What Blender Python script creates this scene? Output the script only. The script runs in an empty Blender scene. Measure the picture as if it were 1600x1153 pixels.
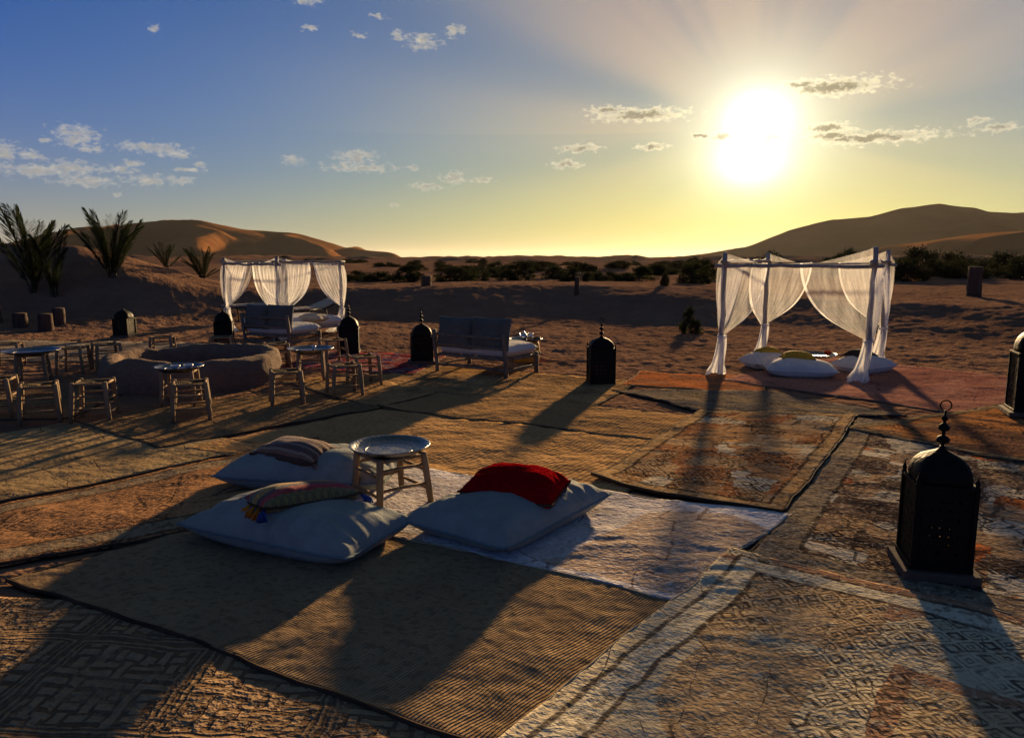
import bpy, math, random
import numpy as np
from mathutils import Vector, Matrix, noise as mnoise
R = math.radians
scene = bpy.context.scene
COL = scene.collection
random.seed(7)

# ------------------------------------------------------------------ camera
EYE = 1.70
cam_d = bpy.data.cameras.new('camera')
cam = bpy.data.objects.new('camera', cam_d); COL.objects.link(cam)
cam.location = (0, 0, EYE)
cam.rotation_euler = (R(90 - 8.43), 0, 0)
cam_d.sensor_width = 36.0
cam_d.lens = 26.19
cam_d.clip_start = 0.05
cam_d.clip_end = 20000
scene.camera = cam

# ------------------------------------------------------------------ light and exposure
SUN_AZ, SUN_EL = 17.7, 9.0          # degrees right of +Y, degrees above the horizon
sun_dir = Vector((math.sin(R(SUN_AZ)) * math.cos(R(SUN_EL)), math.cos(R(SUN_AZ)) * math.cos(R(SUN_EL)), math.sin(R(SUN_EL))))
sun_l = bpy.data.lights.new('sun', 'SUN')
sun_l.energy = 4.8
sun_l.angle = R(1.8)
sun_l.color = (1.0, 0.66, 0.33)
sun = bpy.data.objects.new('sun', sun_l); COL.objects.link(sun)
sun.rotation_euler = sun_dir.to_track_quat('Z', 'Y').to_euler()
sun.location = (60, 180, 40)

vs = scene.view_settings
vs.view_transform = 'Standard'; vs.look = 'None'; vs.gamma = 1.0
vs.use_curve_mapping = False
vs.exposure = EXPOSURE = 1.25
scene.cycles.use_denoising = True
scene.cycles.max_bounces = 5
scene.cycles.diffuse_bounces = 2
scene.cycles.glossy_bounces = 2
scene.cycles.transparent_max_bounces = 14
scene.cycles.volume_bounces = 0
scene.cycles.caustics_reflective = False
scene.cycles.caustics_refractive = False
scene.cycles.sample_clamp_indirect = 4.0

# ------------------------------------------------------------------ node helper
class NT:
    def __init__(s, tree):
        s.t = tree; s.n = tree.nodes; s.l = tree.links
    def put(s, sock, v):
        if v is None: return
        if isinstance(v, bpy.types.NodeSocket): s.l.new(v, sock)
        elif isinstance(v, (tuple, list)):
            if sock.type == 'RGBA' and len(v) == 3: v = (*v, 1)
            sock.default_value = v
        else:
            if sock.type == 'RGBA': v = (v, v, v, 1)
            elif sock.type == 'VECTOR': v = (v, v, v)
            sock.default_value = v
    def node(s, typ, ins=None, **props):
        nd = s.n.new(typ)
        for k, v in props.items(): setattr(nd, k, v)
        for k, v in (ins or {}).items(): s.put(nd.inputs[k], v)
        return nd
    def m(s, op, a, b=None, c=None, clamp=False):
        nd = s.n.new('ShaderNodeMath'); nd.operation = op; nd.use_clamp = clamp
        s.put(nd.inputs[0], a); s.put(nd.inputs[1], b); s.put(nd.inputs[2], c)
        return nd.outputs[0]
    def v(s, op, a, b=None, c=None, scale=None):
        nd = s.n.new('ShaderNodeVectorMath'); nd.operation = op
        s.put(nd.inputs[0], a); s.put(nd.inputs[1], b); s.put(nd.inputs[2], c)
        if scale is not None: s.put(nd.inputs['Scale'], scale)
        return nd.outputs['Value'] if op in ('LENGTH', 'DOT_PRODUCT', 'DISTANCE') else nd.outputs['Vector']
    def mix(s, f, a, b, blend='MIX'):
        nd = s.n.new('ShaderNodeMix'); nd.data_type = 'RGBA'; nd.blend_type = blend; nd.clamp_factor = True
        s.put(nd.inputs[0], f); s.put(nd.inputs[6], a); s.put(nd.inputs[7], b)
        return nd.outputs[2]
    def ramp(s, f, stops, interp='LINEAR'):
        nd = s.n.new('ShaderNodeValToRGB'); cr = nd.color_ramp; cr.interpolation = interp
        while len(cr.elements) < len(stops): cr.elements.new(0.5)
        for e, (p, c) in zip(cr.elements, stops):
            e.position = p; e.color = (*c, 1) if not isinstance(c, (int, float)) else (c, c, c, 1)
        s.put(nd.inputs[0], f); return nd.outputs[0]
    def rng(s, x, a, b, c=0.0, d=1.0, smooth=True):
        nd = s.n.new('ShaderNodeMapRange'); nd.interpolation_type = 'SMOOTHSTEP' if smooth else 'LINEAR'
        nd.clamp = True
        for i, q in enumerate((x, a, b, c, d)): s.put(nd.inputs[i], q)
        return nd.outputs[0]
    def noise(s, vec, scale, detail=3, rough=0.55, dist=0.0, color=False, dim='3D'):
        nd = s.node('ShaderNodeTexNoise', {'Scale': scale, 'Detail': detail, 'Roughness': rough, 'Distortion': dist}, noise_dimensions=dim)
        if vec is not None: s.put(nd.inputs['Vector'], vec)
        return nd.outputs['Color' if color else 'Fac']
    def vor(s, vec, scale, out='Distance', metric='EUCLIDEAN', feature='F1', rand=1.0):
        nd = s.n.new('ShaderNodeTexVoronoi'); nd.feature = feature
        if feature != 'DISTANCE_TO_EDGE': nd.distance = metric
        s.put(nd.inputs['Scale'], scale); s.put(nd.inputs['Randomness'], rand); s.put(nd.inputs['Vector'], vec)
        return nd.outputs[out]
    def sep(s, vec):
        nd = s.n.new('ShaderNodeSeparateXYZ'); s.put(nd.inputs[0], vec); return nd.outputs
    def comb(s, x=0, y=0, z=0):
        nd = s.n.new('ShaderNodeCombineXYZ'); s.put(nd.inputs[0], x); s.put(nd.inputs[1], y); s.put(nd.inputs[2], z); return nd.outputs[0]

# ------------------------------------------------------------------ world: sky, aureole round the sun, small clouds
# every cloud: azimuth, elevation, half width, half height (degrees)
CLOUDS = [(-24.49,14.69,.39,.39),(-14.52,17.3,1.08,.34),(-14.41,15.71,.59,.25),(-9.67,16.66,.69,.2),(-11.06,15.39,.69,.25),(-8.25,15.51,.79,.39),(-6.51,15.16,1.58,.64),(-4.19,15.95,.98,.54),
(-29.51,7.77,1.67,.89),(-28.7,7.04,.98,.3),(-24.98,7.31,2.86,.49),(-23.5,7.06,1.08,.39),(-31.31,7.36,.59,.2),(-33.41,6.43,1.08,.89),(-32,6.42,.89,.39),(-29.95,5.8,2.26,.59),(-31.73,5.46,2.95,.49),(-29.1,5.04,2.36,.49),(-27.19,5.83,1.48,.3),(-25.31,5.22,1.87,.49),(-26.4,6.24,.79,.3),(-23.32,5.3,.89,.34),(-23.08,6.03,1.18,.2),(-27.57,4.21,.49,.2),(-22.24,6.37,.49,.2),
(-15.92,6.96,1.08,.49),(-11.54,7.32,1.97,.64),(-11.33,6.56,3.45,.39),(-7.38,6.59,.49,.25),(-4.31,5.94,1.08,.59),(-2.3,5.81,1.08,.3),(-6.31,5.27,1.77,.34),(-8.84,3.95,.59,.15),
(9.39,10.24,4.33,.64),(7.06,10.65,1.77,.34),(4.99,8.03,1.87,.44),(4.06,6.9,1.48,.44),(10.37,8.06,1.28,.39),
(22.35,11.36,4.43,.79),(20.3,11.72,1.97,.39),(25.13,8,5.66,.54),(22.1,8.81,2.22,.44),(22.54,8.28,2.46,.44),(32.21,8.05,1.28,.39),(30.97,8.54,.79,.3),(18.59,8.33,1.28,.39),(15.32,8.56,1.48,.34),(16.85,8.58,1.08,.3),(13.76,8.7,1.08,.25),
(44,9.5,3.0,.6),(51,7.2,2.4,.5),(-42,7.5,2.8,.6),(-47,5.6,3.2,.5),(-39,11.2,1.6,.5),(60,11,3,.6),(-60,9,3,.6)]
world = bpy.data.worlds.new('World'); scene.world = world
world.use_nodes = True
world.cycles.sampling_method = 'MANUAL'; world.cycles.sample_map_resolution = 512
def build_world():
    w = NT(world.node_tree); world.node_tree.nodes.clear()
    d = w.node('ShaderNodeTexCoord').outputs['Generated']
    sky = w.node('ShaderNodeTexSky', sky_type='NISHITA', sun_disc=False, sun_elevation=R(SUN_EL), sun_rotation=R(SUN_AZ),
                 altitude=600, air_density=1.0, dust_density=0.25, ozone_density=2.2).outputs[0]
    x, y, z = w.sep(d)
    az = w.m('MULTIPLY', w.m('ARCTAN2', x, y), 57.2958)
    el = w.m('MULTIPLY', w.m('ARCSINE', z), 57.2958)
    ca = w.v('DOT_PRODUCT', d, tuple(sun_dir))
    ang = w.m('MULTIPLY', w.m('ARCCOSINE', w.m('MINIMUM', ca, 0.9999999)), 57.2958)
    def gauss(sig, amp):
        q = w.m('DIVIDE', ang, sig)
        return w.m('MULTIPLY', w.m('EXPONENT', w.m('MULTIPLY', w.m('MULTIPLY', q, q), -1)), amp)
    # crepuscular rays: soft wedges turning round the sun
    dx = w.m('SUBTRACT', az, SUN_AZ); dy = w.m('SUBTRACT', el, SUN_EL)
    phi = w.m('ARCTAN2', dy, dx)
    def wedge(c, wd):
        return w.m('EXPONENT', w.m('MULTIPLY', w.m('POWER', w.m('ABSOLUTE', w.m('DIVIDE', w.m('SUBTRACT', phi, c), wd)), 2.0), -1))
    rays = w.m('ADD', w.m('MULTIPLY', wedge(R(163), R(7)), 0.8), w.m('MULTIPLY', wedge(R(2), R(6)), 0.55))
    rays = w.m('ADD', rays, w.m('MULTIPLY', wedge(R(-172), R(7)), 0.5))
    fan = w.rng(w.noise(w.comb(w.m('MULTIPLY', phi, 2.6), 7.3, 0), 1.0, 2, 0.5), 0.40, 0.68)
    rays = w.m('ADD', w.m('MULTIPLY', rays, 1.0), w.m('MULTIPLY', fan, 0.45))
    rays = w.m('MULTIPLY', rays, w.m('MULTIPLY', w.rng(ang, 3.5, 9, 0, 1), w.rng(el, 3.0, 7.0)))
    low = w.m('EXPONENT', w.m('DIVIDE', w.m('MAXIMUM', el, 0.0), -5.6))
    g42, g26, g14, g6 = gauss(42, 1.0), gauss(26, 1.0), gauss(14, 1.0), gauss(6, 1.0)
    dim = w.m('SUBTRACT', 1.0, w.m('MULTIPLY', rays, 0.52))
    base = w.v('SCALE', sky, scale=SKY_K)
    base = w.v('SCALE', base, scale=w.m('SUBTRACT', 1.0, w.m('MULTIPLY', low, 0.62)))
    br, bgc, bb = w.sep(base)
    def lin(*terms):
        acc = None
        for k, t in terms:
            q = w.m('MULTIPLY', t, k); acc = q if acc is None else w.m('ADD', acc, q)
        return acc
    kb = w.m('MAXIMUM', w.m('SUBTRACT', 2.40, lin((1.2, g42), (1.5, low))), 0.30)
    halo = w.comb(lin((0.206, g26), (0.097, g14), (0.07, g6)), lin((0.015, g42), (0.113, g26), (0.125, g6)), lin((0.008, g42), (0.09, g6)))
    halo = w.v('SCALE', halo, scale=dim)
    c = w.comb(lin((0.05, br), (0.212, low), (0.02, w.m('MULTIPLY', low, g42))), lin((0.80, bgc), (0.140, low)), w.m('ADD', w.m('MULTIPLY', bb, kb), lin((0.128, low))))
    # higher up the dusty tint gives way to sky brightened as added shadow fill
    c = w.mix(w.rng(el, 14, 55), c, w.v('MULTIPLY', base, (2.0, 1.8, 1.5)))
    c = w.v('ADD', c, halo)
    # the overexposed sun above the cloud band and its glare below it
    def lobe(a, e, sx, sy, amp):
        q = w.v('LENGTH', w.v('MULTIPLY_ADD', w.comb(az, el, 0), (1 / sx, 1 / sy, 0), (-a / sx, -e / sy, 0)))
        return w.m('MULTIPLY', w.m('EXPONENT', w.m('MULTIPLY', w.m('POWER', q, 1.3), -1)), amp)
    core = w.m('ADD', lobe(17.7, 9.7, 1.3, 1.05, 1.6), w.m('ADD', lobe(17.2, 6.8, 1.6, 1.1, 1.1), gauss(4.6, 0.13)))
    c = w.v('ADD', c, w.v('SCALE', (1.0, 0.92, 0.72), scale=core))
    # clouds
    P = w.comb(az, el, 0)
    wn = w.noise(P, 1.3, 5, 0.62, color=True)
    warp = w.v('MULTIPLY', w.v('SUBTRACT', wn, (0.5, 0.5, 0.5)), (1.5, 0.75, 0))
    P2 = w.v('ADD', P, warp)
    dist = None
    for (a, e, hw, hh) in CLOUDS:
        ix, iy = 1 / hw, 1 / hh
        l = w.v('LENGTH', w.v('MULTIPLY_ADD', P2, (ix, iy, 0), (-a * ix, -e * iy, 0)))
        dist = l if dist is None else w.m('MINIMUM', dist, l)
    fine = w.noise(w.v('MULTIPLY', P, (1, 1.8, 0)), 1.9, 9, 0.64)
    body = w.m('ADD', w.m('SUBTRACT', 1.0, dist), w.m('MULTIPLY', w.m('SUBTRACT', fine, 0.5), 3.0))
    near = w.m('EXPONENT', w.m('MULTIPLY', w.m('POWER', w.m('DIVIDE', ang, 17), 2.0), -1))
    cov = w.rng(body, 0.0, w.m('ADD', 1.25, w.m('MULTIPLY', near, -0.65)))
    up = w.noise(w.v('MULTIPLY', w.v('ADD', P, (0.0, 0.30, 0)), (1, 1.8, 0)), 1.7, 4, 0.55)
    far_t = w.rng(w.m('ADD', body, w.m('MULTIPLY', w.m('SUBTRACT', up, 0.5), 2.2)), 0.15, 1.1)
    near_t = w.rng(w.m('ADD', w.m('SUBTRACT', 1.05, dist), w.m('MULTIPLY', w.m('SUBTRACT', fine, 0.5), 1.2)), 0.42, 0.85)
    thick = w.m('ADD', w.m('MULTIPLY', near, near_t), w.m('MULTIPLY', w.m('SUBTRACT', 1.0, near), far_t))
    lit = w.mix(near, (0.36, 0.325, 0.26), (0.62, 0.54, 0.34))
    shade = w.mix(near, (0.19, 0.185, 0.172), (0.17, 0.145, 0.085))
    cc = w.mix(thick, lit, shade)
    cc = w.v('ADD', w.v('SCALE', cc, scale=CLOUD_K), w.v('SCALE', (1, .88, .6), scale=w.m('MULTIPLY', gauss(2.6, 0.6), 1.0)))
    c = w.mix(w.m('MULTIPLY', cov, 0.92), c, cc)
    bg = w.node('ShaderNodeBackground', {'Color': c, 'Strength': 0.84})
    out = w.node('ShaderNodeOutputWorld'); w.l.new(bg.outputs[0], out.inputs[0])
SKY_K, CLOUD_K = 0.022, 1.0
build_world()

# ------------------------------------------------------------------ helpers: objects
def link(name, me, parent=None, mat=None):
    o = bpy.data.objects.new(name, me); COL.objects.link(o)
    if parent is not None: o.parent = parent
    if mat is not None and me is not None and not me.materials: me.materials.append(mat)
    return o
def tag(o, label, cat, group=None):
    o['label'] = label; o['category'] = cat
    if group: o['group'] = group
    return o
def thing(name, label, cat, loc=(0, 0, 0), rz=0.0, group=None):
    o = bpy.data.objects.new(name, None); COL.objects.link(o)
    o.empty_display_size = 0.1
    o.location = loc; o.rotation_euler = (0, 0, rz)
    return tag(o, label, cat, group)
def copy_tree(o, parent=None):
    c = o.copy(); COL.objects.link(c)
    if parent is not None: c.parent = parent
    for ch in o.children: copy_tree(ch, c)
    return c
def setting(o):
    o['kind'] = 'structure'; return o

class MB:
    """collects shapes into one mesh"""
    def __init__(s): s.v = []; s.f = []; s.uv = None
    def add(s, vs, fs):
        b = len(s.v); s.v.extend([tuple(p) for p in vs]); s.f.extend([tuple(i + b for i in f) for f in fs]); return s
    def box(s, c, size, rz=0.0, rot=None, taper=1.0):
        hx, hy, hz = size[0] / 2, size[1] / 2, size[2] / 2
        M = rot if rot is not None else Matrix.Rotation(rz, 3, 'Z')
        vs = []
        for zz in (-1, 1):
            k = taper if zz > 0 else 1
            for (a, b) in ((-1, -1), (1, -1), (1, 1), (-1, 1)):
                vs.append(Vector(c) + M @ Vector((a * hx * k, b * hy * k, zz * hz)))
        return s.add(vs, [(3, 2, 1, 0), (4, 5, 6, 7), (0, 1, 5, 4), (1, 2, 6, 5), (2, 3, 7, 6), (3, 0, 4, 7)])
    def tube(s, pts, rad, seg=8, cap=True, wob=0.0, rnd=None):
        pts = [Vector(p) for p in pts]; n = len(pts)
        if not hasattr(rad, '__len__'): rad = [rad] * n
        vs, fs = [], []
        t0 = (pts[1] - pts[0]).normalized()
        up = Vector((0, 0, 1)) if abs(t0.z) < 0.9 else Vector((1, 0, 0))
        a = t0.cross(up).normalized()
        for i, p in enumerate(pts):
            t = (pts[min(i + 1, n - 1)] - pts[max(i - 1, 0)]).normalized()
            a = (a - t * a.dot(t)).normalized(); b = t.cross(a)
            for k in range(seg):
                an = 2 * math.pi * k / seg
                r = rad[i] * (1 + (rnd.uniform(-wob, wob) if rnd else 0))
                vs.append(p + a * math.cos(an) * r + b * math.sin(an) * r)
        for i in range(n - 1):
            for k in range(seg):
                k2 = (k + 1) % seg
                fs.append((i * seg + k, i * seg + k2, (i + 1) * seg + k2, (i + 1) * seg + k))
        if cap:
            fs.append(tuple(range(seg - 1, -1, -1))); fs.append(tuple((n - 1) * seg + k for k in range(seg)))
        return s.add(vs, fs)
    def lathe(s, prof, c=(0, 0, 0), seg=24, cap=True, sq=None):
        """prof: (radius, z); sq: superellipse exponent for squarish sections"""
        vs, fs = [], []
        n = len(prof)
        for (r, z) in prof:
            for k in range(seg):
                an = 2 * math.pi * (k + 0.5) / seg
                ca, sa = math.cos(an), math.sin(an)
                q = 1.0
                if sq: q = (abs(ca) ** sq + abs(sa) ** sq) ** (-1 / sq)
                vs.append((c[0] + r * q * ca, c[1] + r * q * sa, c[2] + z))
        for i in range(n - 1):
            for k in range(seg):
                k2 = (k + 1) % seg
                fs.append((i * seg + k, i * seg + k2, (i + 1) * seg + k2, (i + 1) * seg + k))
        if cap:
            fs.append(tuple(range(seg - 1, -1, -1))); fs.append(tuple((n - 1) * seg + k for k in range(seg)))
        return s.add(vs, fs)
    def grid(s, nu, nv, fn, close_u=False):
        vs = [fn(i / (nu - (0 if close_u else 1)), j / (nv - 1)) for j in range(nv) for i in range(nu)]
        fs = []
        for j in range(nv - 1):
            for i in range(nu - (0 if close_u else 1)):
                i2 = (i + 1) % nu
                fs.append((j * nu + i, j * nu + i2, (j + 1) * nu + i2, (j + 1) * nu + i))
        return s.add(vs, fs)
    def mesh(s, name, mat=None, smooth=True):
        me = bpy.data.meshes.new(name); me.from_pydata(s.v, [], s.f); me.update()
        if smooth: me.polygons.foreach_set('use_smooth', [True] * len(me.polygons))
        if mat: me.materials.append(mat)
        return me
    def obj(s, name, mat, parent=None, smooth=True, bevel=0.0, edge=False):
        o = link(name, s.mesh(name, mat, smooth), parent)
        if bevel: add_bevel(o, bevel)
        return o
def add_bevel(o, w, seg=2):
    b = o.modifiers.new('bevel', 'BEVEL'); b.width = w; b.segments = seg; b.limit_method = 'ANGLE'; b.angle_limit = R(40)
def flat_some(me, deg=40):
    try: me.set_sharp_from_angle(angle=R(deg))
    except Exception: pass

# ------------------------------------------------------------------ vector noise (numpy)
def _hash(ix, iy, seed):
    h = (ix.astype(np.int64) * 374761393 + iy.astype(np.int64) * 668265263 + seed * 982451653) & 0xffffffff
    h = ((h ^ (h >> 13)) * 1274126177) & 0xffffffff
    h = (h ^ (h >> 16)) & 0xffffffff
    return h / 4294967295.0
def pn(x, y, seed=0):
    """gradient noise about -1..1"""
    x = np.asarray(x, float); y = np.asarray(y, float)
    x0 = np.floor(x); y0 = np.floor(y); fx = x - x0; fy = y - y0
    u = fx * fx * fx * (fx * (fx * 6 - 15) + 10); v = fy * fy * fy * (fy * (fy * 6 - 15) + 10)
    def g(ix, iy, dx, dy):
        a = _hash(ix, iy, seed) * 2 * np.pi
        return np.cos(a) * dx + np.sin(a) * dy
    a = g(x0, y0, fx, fy); b = g(x0 + 1, y0, fx - 1, fy); c = g(x0, y0 + 1, fx, fy - 1); d = g(x0 + 1, y0 + 1, fx - 1, fy - 1)
    return 1.5 * ((a * (1 - u) + b * u) * (1 - v) + (c * (1 - u) + d * u) * v)
def fbm(x, y, seed=0, oct=4, lac=2.0, gain=0.5):
    s = 0; a = 1.0
    for i in range(oct):
        s = s + a * pn(x, y, seed + i * 17); x = x * lac; y = y * lac; a *= gain
    return s
def sst(x, a, b):
    t = np.clip((x - a) / (b - a), 0, 1); return t * t * (3 - 2 * t)

# ------------------------------------------------------------------ terrain heights
def camp_wave(x, y):
    """soft unevenness of the trodden camp floor, shared by sand and carpets"""
    return 0.016 * pn(x / 0.95, y / 0.95, 3) + 0.010 * pn(x / 0.42 + 5, y / 0.42, 8) + 0.012 * pn(x / 2.6, y / 2.6, 11)
AZ_K = [-180, -60, -36, -33, -30, -27, -24.5, -22, -20, -17, -8, 0, 8, 16, 21, 27, 36, 60, 180]
BANK = [0.9, 1.3, 2.15, 2.2, 2.1, 1.75, 1.35, 0.95, 0.75, 0.68, 0.74, 0.82, 0.80, 0.72, 0.56, 0.48, 0.50, 0.6, 0.9]
BSTART = [22, 22, 21.2, 21.2, 21.0, 20.8, 20.8, 21.0, 21.2, 21.2, 20.4, 19.6, 19.2, 19.0, 18.8, 18.6, 18.4, 20, 20]
BLEN = [5, 6.5, 7.6, 7.6, 7.2, 6.8, 6.0, 5.2, 4.8, 4.8, 5.0, 5.2, 5.2, 5.0, 4.6, 4.2, 4.2, 5, 5]
def ground_z(x, y):
    x = np.asarray(x, float); y = np.asarray(y, float)
    r = np.hypot(x, y); az = np.degrees(np.arctan2(x, y))
    hb = np.interp(az, AZ_K, BANK); r0 = np.interp(az, AZ_K, BSTART); ln = np.interp(az, AZ_K, BLEN)
    r0 = r0 + 0.9 * pn(x / 3.1, y / 3.1, 40)
    t = sst(r, r0, r0 + ln * 1.15)
    plateau = 0.55 + 0.0016 * np.clip(r - 30, 0, 150)
    z = t * hb + sst(r, r0 + ln * 1.3, r0 + ln * 1.3 + 14) * (plateau - hb)
    z = z + camp_wave(x, y) * (1 - 0.5 * sst(r, 14, 24))
    # trodden sand
    tr = sst(r, 9, 13) * (1 - 0.75 * sst(r, 24, 40))
    rough = 0.022 * pn(x / 0.34, y / 0.26, 21) + 0.012 * pn(x / 0.15, y / 0.13, 22) + 0.025 * pn(x / 1.1, y / 0.8, 23)
    z = z + rough * (0.35 + 0.65 * tr) * (1 - sst(r, 60, 120))
    # hummocks and low dunes behind the bank
    far = sst(r, 26, 60)
    z = z + far * (0.30 * fbm(x / 11, y / 7, 50, 3) + 0.14 * pn(x / 4, y / 3, 55))
    far2 = sst(r, 60, 220)
    rid = 1 - np.abs(pn(x / 75 + 0.25 * pn(y / 60, x / 60, 61), y / 42, 60))
    z = z + far2 * (2.9 * (rid ** 2 - 0.45) + 0.5 * fbm(x / 28, y / 17, 62, 2))
    z = z * (1 - sst(r, 1200, 2600)) - 0.5 * sst(r, 900, 1500)
    return z
# ------------------------------------------------------------------ materials
MATS = {}
def new_mat(name):
    m = bpy.data.materials.new(name); m.use_nodes = True
    nt = NT(m.node_tree); m.node_tree.nodes.clear()
    MATS[name] = m
    return m, nt
def finish(nt, col, rough=0.9, height=None, dist=0.01, strength=1.0, spec=0.2, metal=0.0, sheen=0.0, trans=None):
    b = nt.node('ShaderNodeBsdfPrincipled', {'Base Color': col, 'Roughness': rough, 'Specular IOR Level': spec, 'Metallic': metal})
    if sheen: nt.put(b.inputs['Sheen Weight'], sheen); nt.put(b.inputs['Sheen Roughness'], 0.5)
    if height is not None:
        bp = nt.node('ShaderNodeBump', {'Strength': strength, 'Distance': dist, 'Height': height})
        nt.l.new(bp.outputs[0], b.inputs['Normal'])
    o = nt.node('ShaderNodeOutputMaterial'); nt.l.new(b.outputs[0], o.inputs[0])
    return b
def pos(nt): return nt.node('ShaderNodeNewGeometry').outputs['Position']
def objc(nt): return nt.node('ShaderNodeTexCoord').outputs['Object']

def m_sand():
    m, n = new_mat('sand')
    p = pos(n)
    big = n.noise(p, 0.22, 4, 0.6)
    med = n.noise(p, 1.7, 5, 0.65)
    col = n.ramp(n.m('ADD', n.m('MULTIPLY', big, 0.6), n.m('MULTIPLY', med, 0.4)),
                 [(0.30, (0.125, 0.074, 0.05)), (0.5, (0.195, 0.114, 0.074)), (0.72, (0.28, 0.166, 0.104))])
    pebbles = n.rng(n.noise(p, 38, 2, 0.6), 0.66, 0.72)
    col = n.mix(n.m('MULTIPLY', pebbles, 0.6), col, (0.09, 0.06, 0.045))
    # trampled surface, wind ripples and grains
    ft = n.noise(p, 4.2, 3, 0.6)
    h = n.m('ADD', n.m('MULTIPLY', ft, 0.6), n.m('MULTIPLY', n.noise(p, 11, 2, 0.5), 0.55))
    finish(n, col, 0.95, h, 0.075, 1.0, 0.0)
    return m
def m_dune():
    m, n = new_mat('dune_sand')
    p = pos(n)
    col = n.ramp(n.noise(p, 0.012, 4, 0.6), [(0.3, (0.26, 0.112, 0.042)), (0.7, (0.35, 0.155, 0.056))])
    scrub = n.rng(n.noise(p, 0.09, 3, 0.7), 0.66, 0.72)
    col = n.mix(n.m('MULTIPLY', scrub, 0.35), col, (0.12, 0.08, 0.05))
    finish(n, col, 0.95, n.noise(n.v('MULTIPLY', p, (1, 1, 0.3)), 0.06, 5, 0.6), 2.0, 0.6, 0.0)
    return m
def m_wood(name, c1, c2, scale=1.0, rough=0.75):
    m, n = new_mat(name)
    p = objc(n)
    g = n.noise(n.v('MULTIPLY', p, (26 * scale, 26 * scale, 3 * scale)), 1.0, 5, 0.65, 0.6)
    col = n.ramp(g, [(0.3, c1), (0.7, c2)])
    kn = n.rng(n.noise(p, 5 * scale, 3, 0.6), 0.60, 0.74)
    col = n.mix(n.m('MULTIPLY', kn, 0.5), col, tuple(q * 0.4 for q in c1))
    finish(n, col, rough, g, 0.004, 1.0, 0.08)
    return m
def m_cloth(name, col, weave=260, wr=0.5, var=0.12, sheen=0.0, rough=0.9, dirt=None):
    m, n = new_mat(name)
    p = objc(n)
    v = n.noise(p, 3.5, 4, 0.6)
    c = n.mix(n.rng(v, 0.3, 0.7), tuple(q * (1 - var) for q in col), tuple(min(1, q * (1 + var)) for q in col))
    if dirt: c = n.mix(n.rng(n.noise(p, 2.1, 5, 0.7), 0.52, 0.72, 0, 0.5), c, dirt)
    h = n.m('ADD', n.m('MULTIPLY', n.noise(p, weave, 2, 0.5), 0.15), n.m('MULTIPLY', n.noise(p, 7, 3, 0.55), wr))
    finish(n, c, rough, h, 0.02, 0.8, 0.03, sheen=sheen)
    return m
def m_metal(name, col, rough, bump=0.4, sc=60, metal=1.0, spec=0.5):
    m, n = new_mat(name)
    p = objc(n)
    v = n.noise(p, 9, 4, 0.6)
    finish(n, n.mix(v, tuple(q * 0.6 for q in col), tuple(min(1, q * 1.25) for q in col)),
           n.rng(v, 0.3, 0.7, rough - 0.1, rough + 0.12), n.vor(p, sc), 0.004, bump, spec, metal)
    return m
def m_plain(name, col, rough=0.7, spec=0.3):
    m, n = new_mat(name)
    v = n.noise(objc(n), 14, 4, 0.6)
    finish(n, n.mix(v, tuple(q * 0.75 for q in col), tuple(min(1, q * 1.2) for q in col)), rough, v, 0.006, 0.5, spec)
    return m
def m_leaf(name, c1, c2):
    m, n = new_mat(name)
    g = n.node('ShaderNodeNewGeometry')
    c = n.mix(g.outputs['Random Per Island'], c1, c2)
    d = n.node('ShaderNodeBsdfDiffuse', {'Color': c}); t = n.node('ShaderNodeBsdfTranslucent', {'Color': c})
    mx = n.node('ShaderNodeMixShader', {0: 0.3}); n.l.new(d.outputs[0], mx.inputs[1]); n.l.new(t.outputs[0], mx.inputs[2])
    o = n.node('ShaderNodeOutputMaterial'); n.l.new(mx.outputs[0], o.inputs[0])
    return m
def m_tulle(name, opac):
    m, n = new_mat(name)
    p = objc(n)
    fold = n.noise(n.v('MULTIPLY', p, (9, 9, 0.7)), 1.0, 4, 0.6)
    f = n.m('ADD', n.rng(fold, 0.3, 0.75, opac * 0.75, min(1, opac * 1.35)), 0.0)
    d = n.node('ShaderNodeBsdfDiffuse', {'Color': (0.86, 0.87, 0.88, 1)})
    t = n.node('ShaderNodeBsdfTranslucent', {'Color': (0.84, 0.86, 0.88, 1)})
    mx = n.node('ShaderNodeMixShader', {0: 0.55}); n.l.new(d.outputs[0], mx.inputs[1]); n.l.new(t.outputs[0], mx.inputs[2])
    tr = n.node('ShaderNodeBsdfTransparent')
    m2 = n.node('ShaderNodeMixShader', {0: f}); n.l.new(tr.outputs[0], m2.inputs[1]); n.l.new(mx.outputs[0], m2.inputs[2])
    o = n.node('ShaderNodeOutputMaterial'); n.l.new(m2.outputs[0], o.inputs[0])
    return m

m_sand(); m_dune()
m_wood('stool_wood', (0.13, 0.085, 0.05), (0.30, 0.21, 0.12))
m_wood('grey_wood', (0.15, 0.14, 0.13), (0.37, 0.34, 0.31), 0.7)
m_wood('log_wood', (0.035, 0.025, 0.02), (0.09, 0.06, 0.045), 0.5, 0.9)
m_wood('sofa_wood', (0.085, 0.068, 0.052), (0.22, 0.175, 0.13), 0.7)
m_cloth('blue_linen', (0.235, 0.26, 0.25), wr=1.1, dirt=(0.15, 0.16, 0.15))
m_cloth('blue_piping', (0.14, 0.19, 0.21))
m_cloth('teal_canvas', (0.10, 0.10, 0.088), wr=0.9)
m_cloth('white_cotton', (0.52, 0.52, 0.50), var=0.06)
m_cloth('beige_cotton', (0.42, 0.36, 0.28))
m_cloth('yellow_wool', (0.36, 0.23, 0.03), wr=0.8)
m_cloth('dark_wool', (0.035, 0.03, 0.028), wr=0.8)
m_cloth('red_cloth', (0.42, 0.04, 0.02))
m_cloth('dark_binding', (0.06, 0.04, 0.027), var=0.3)
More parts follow.
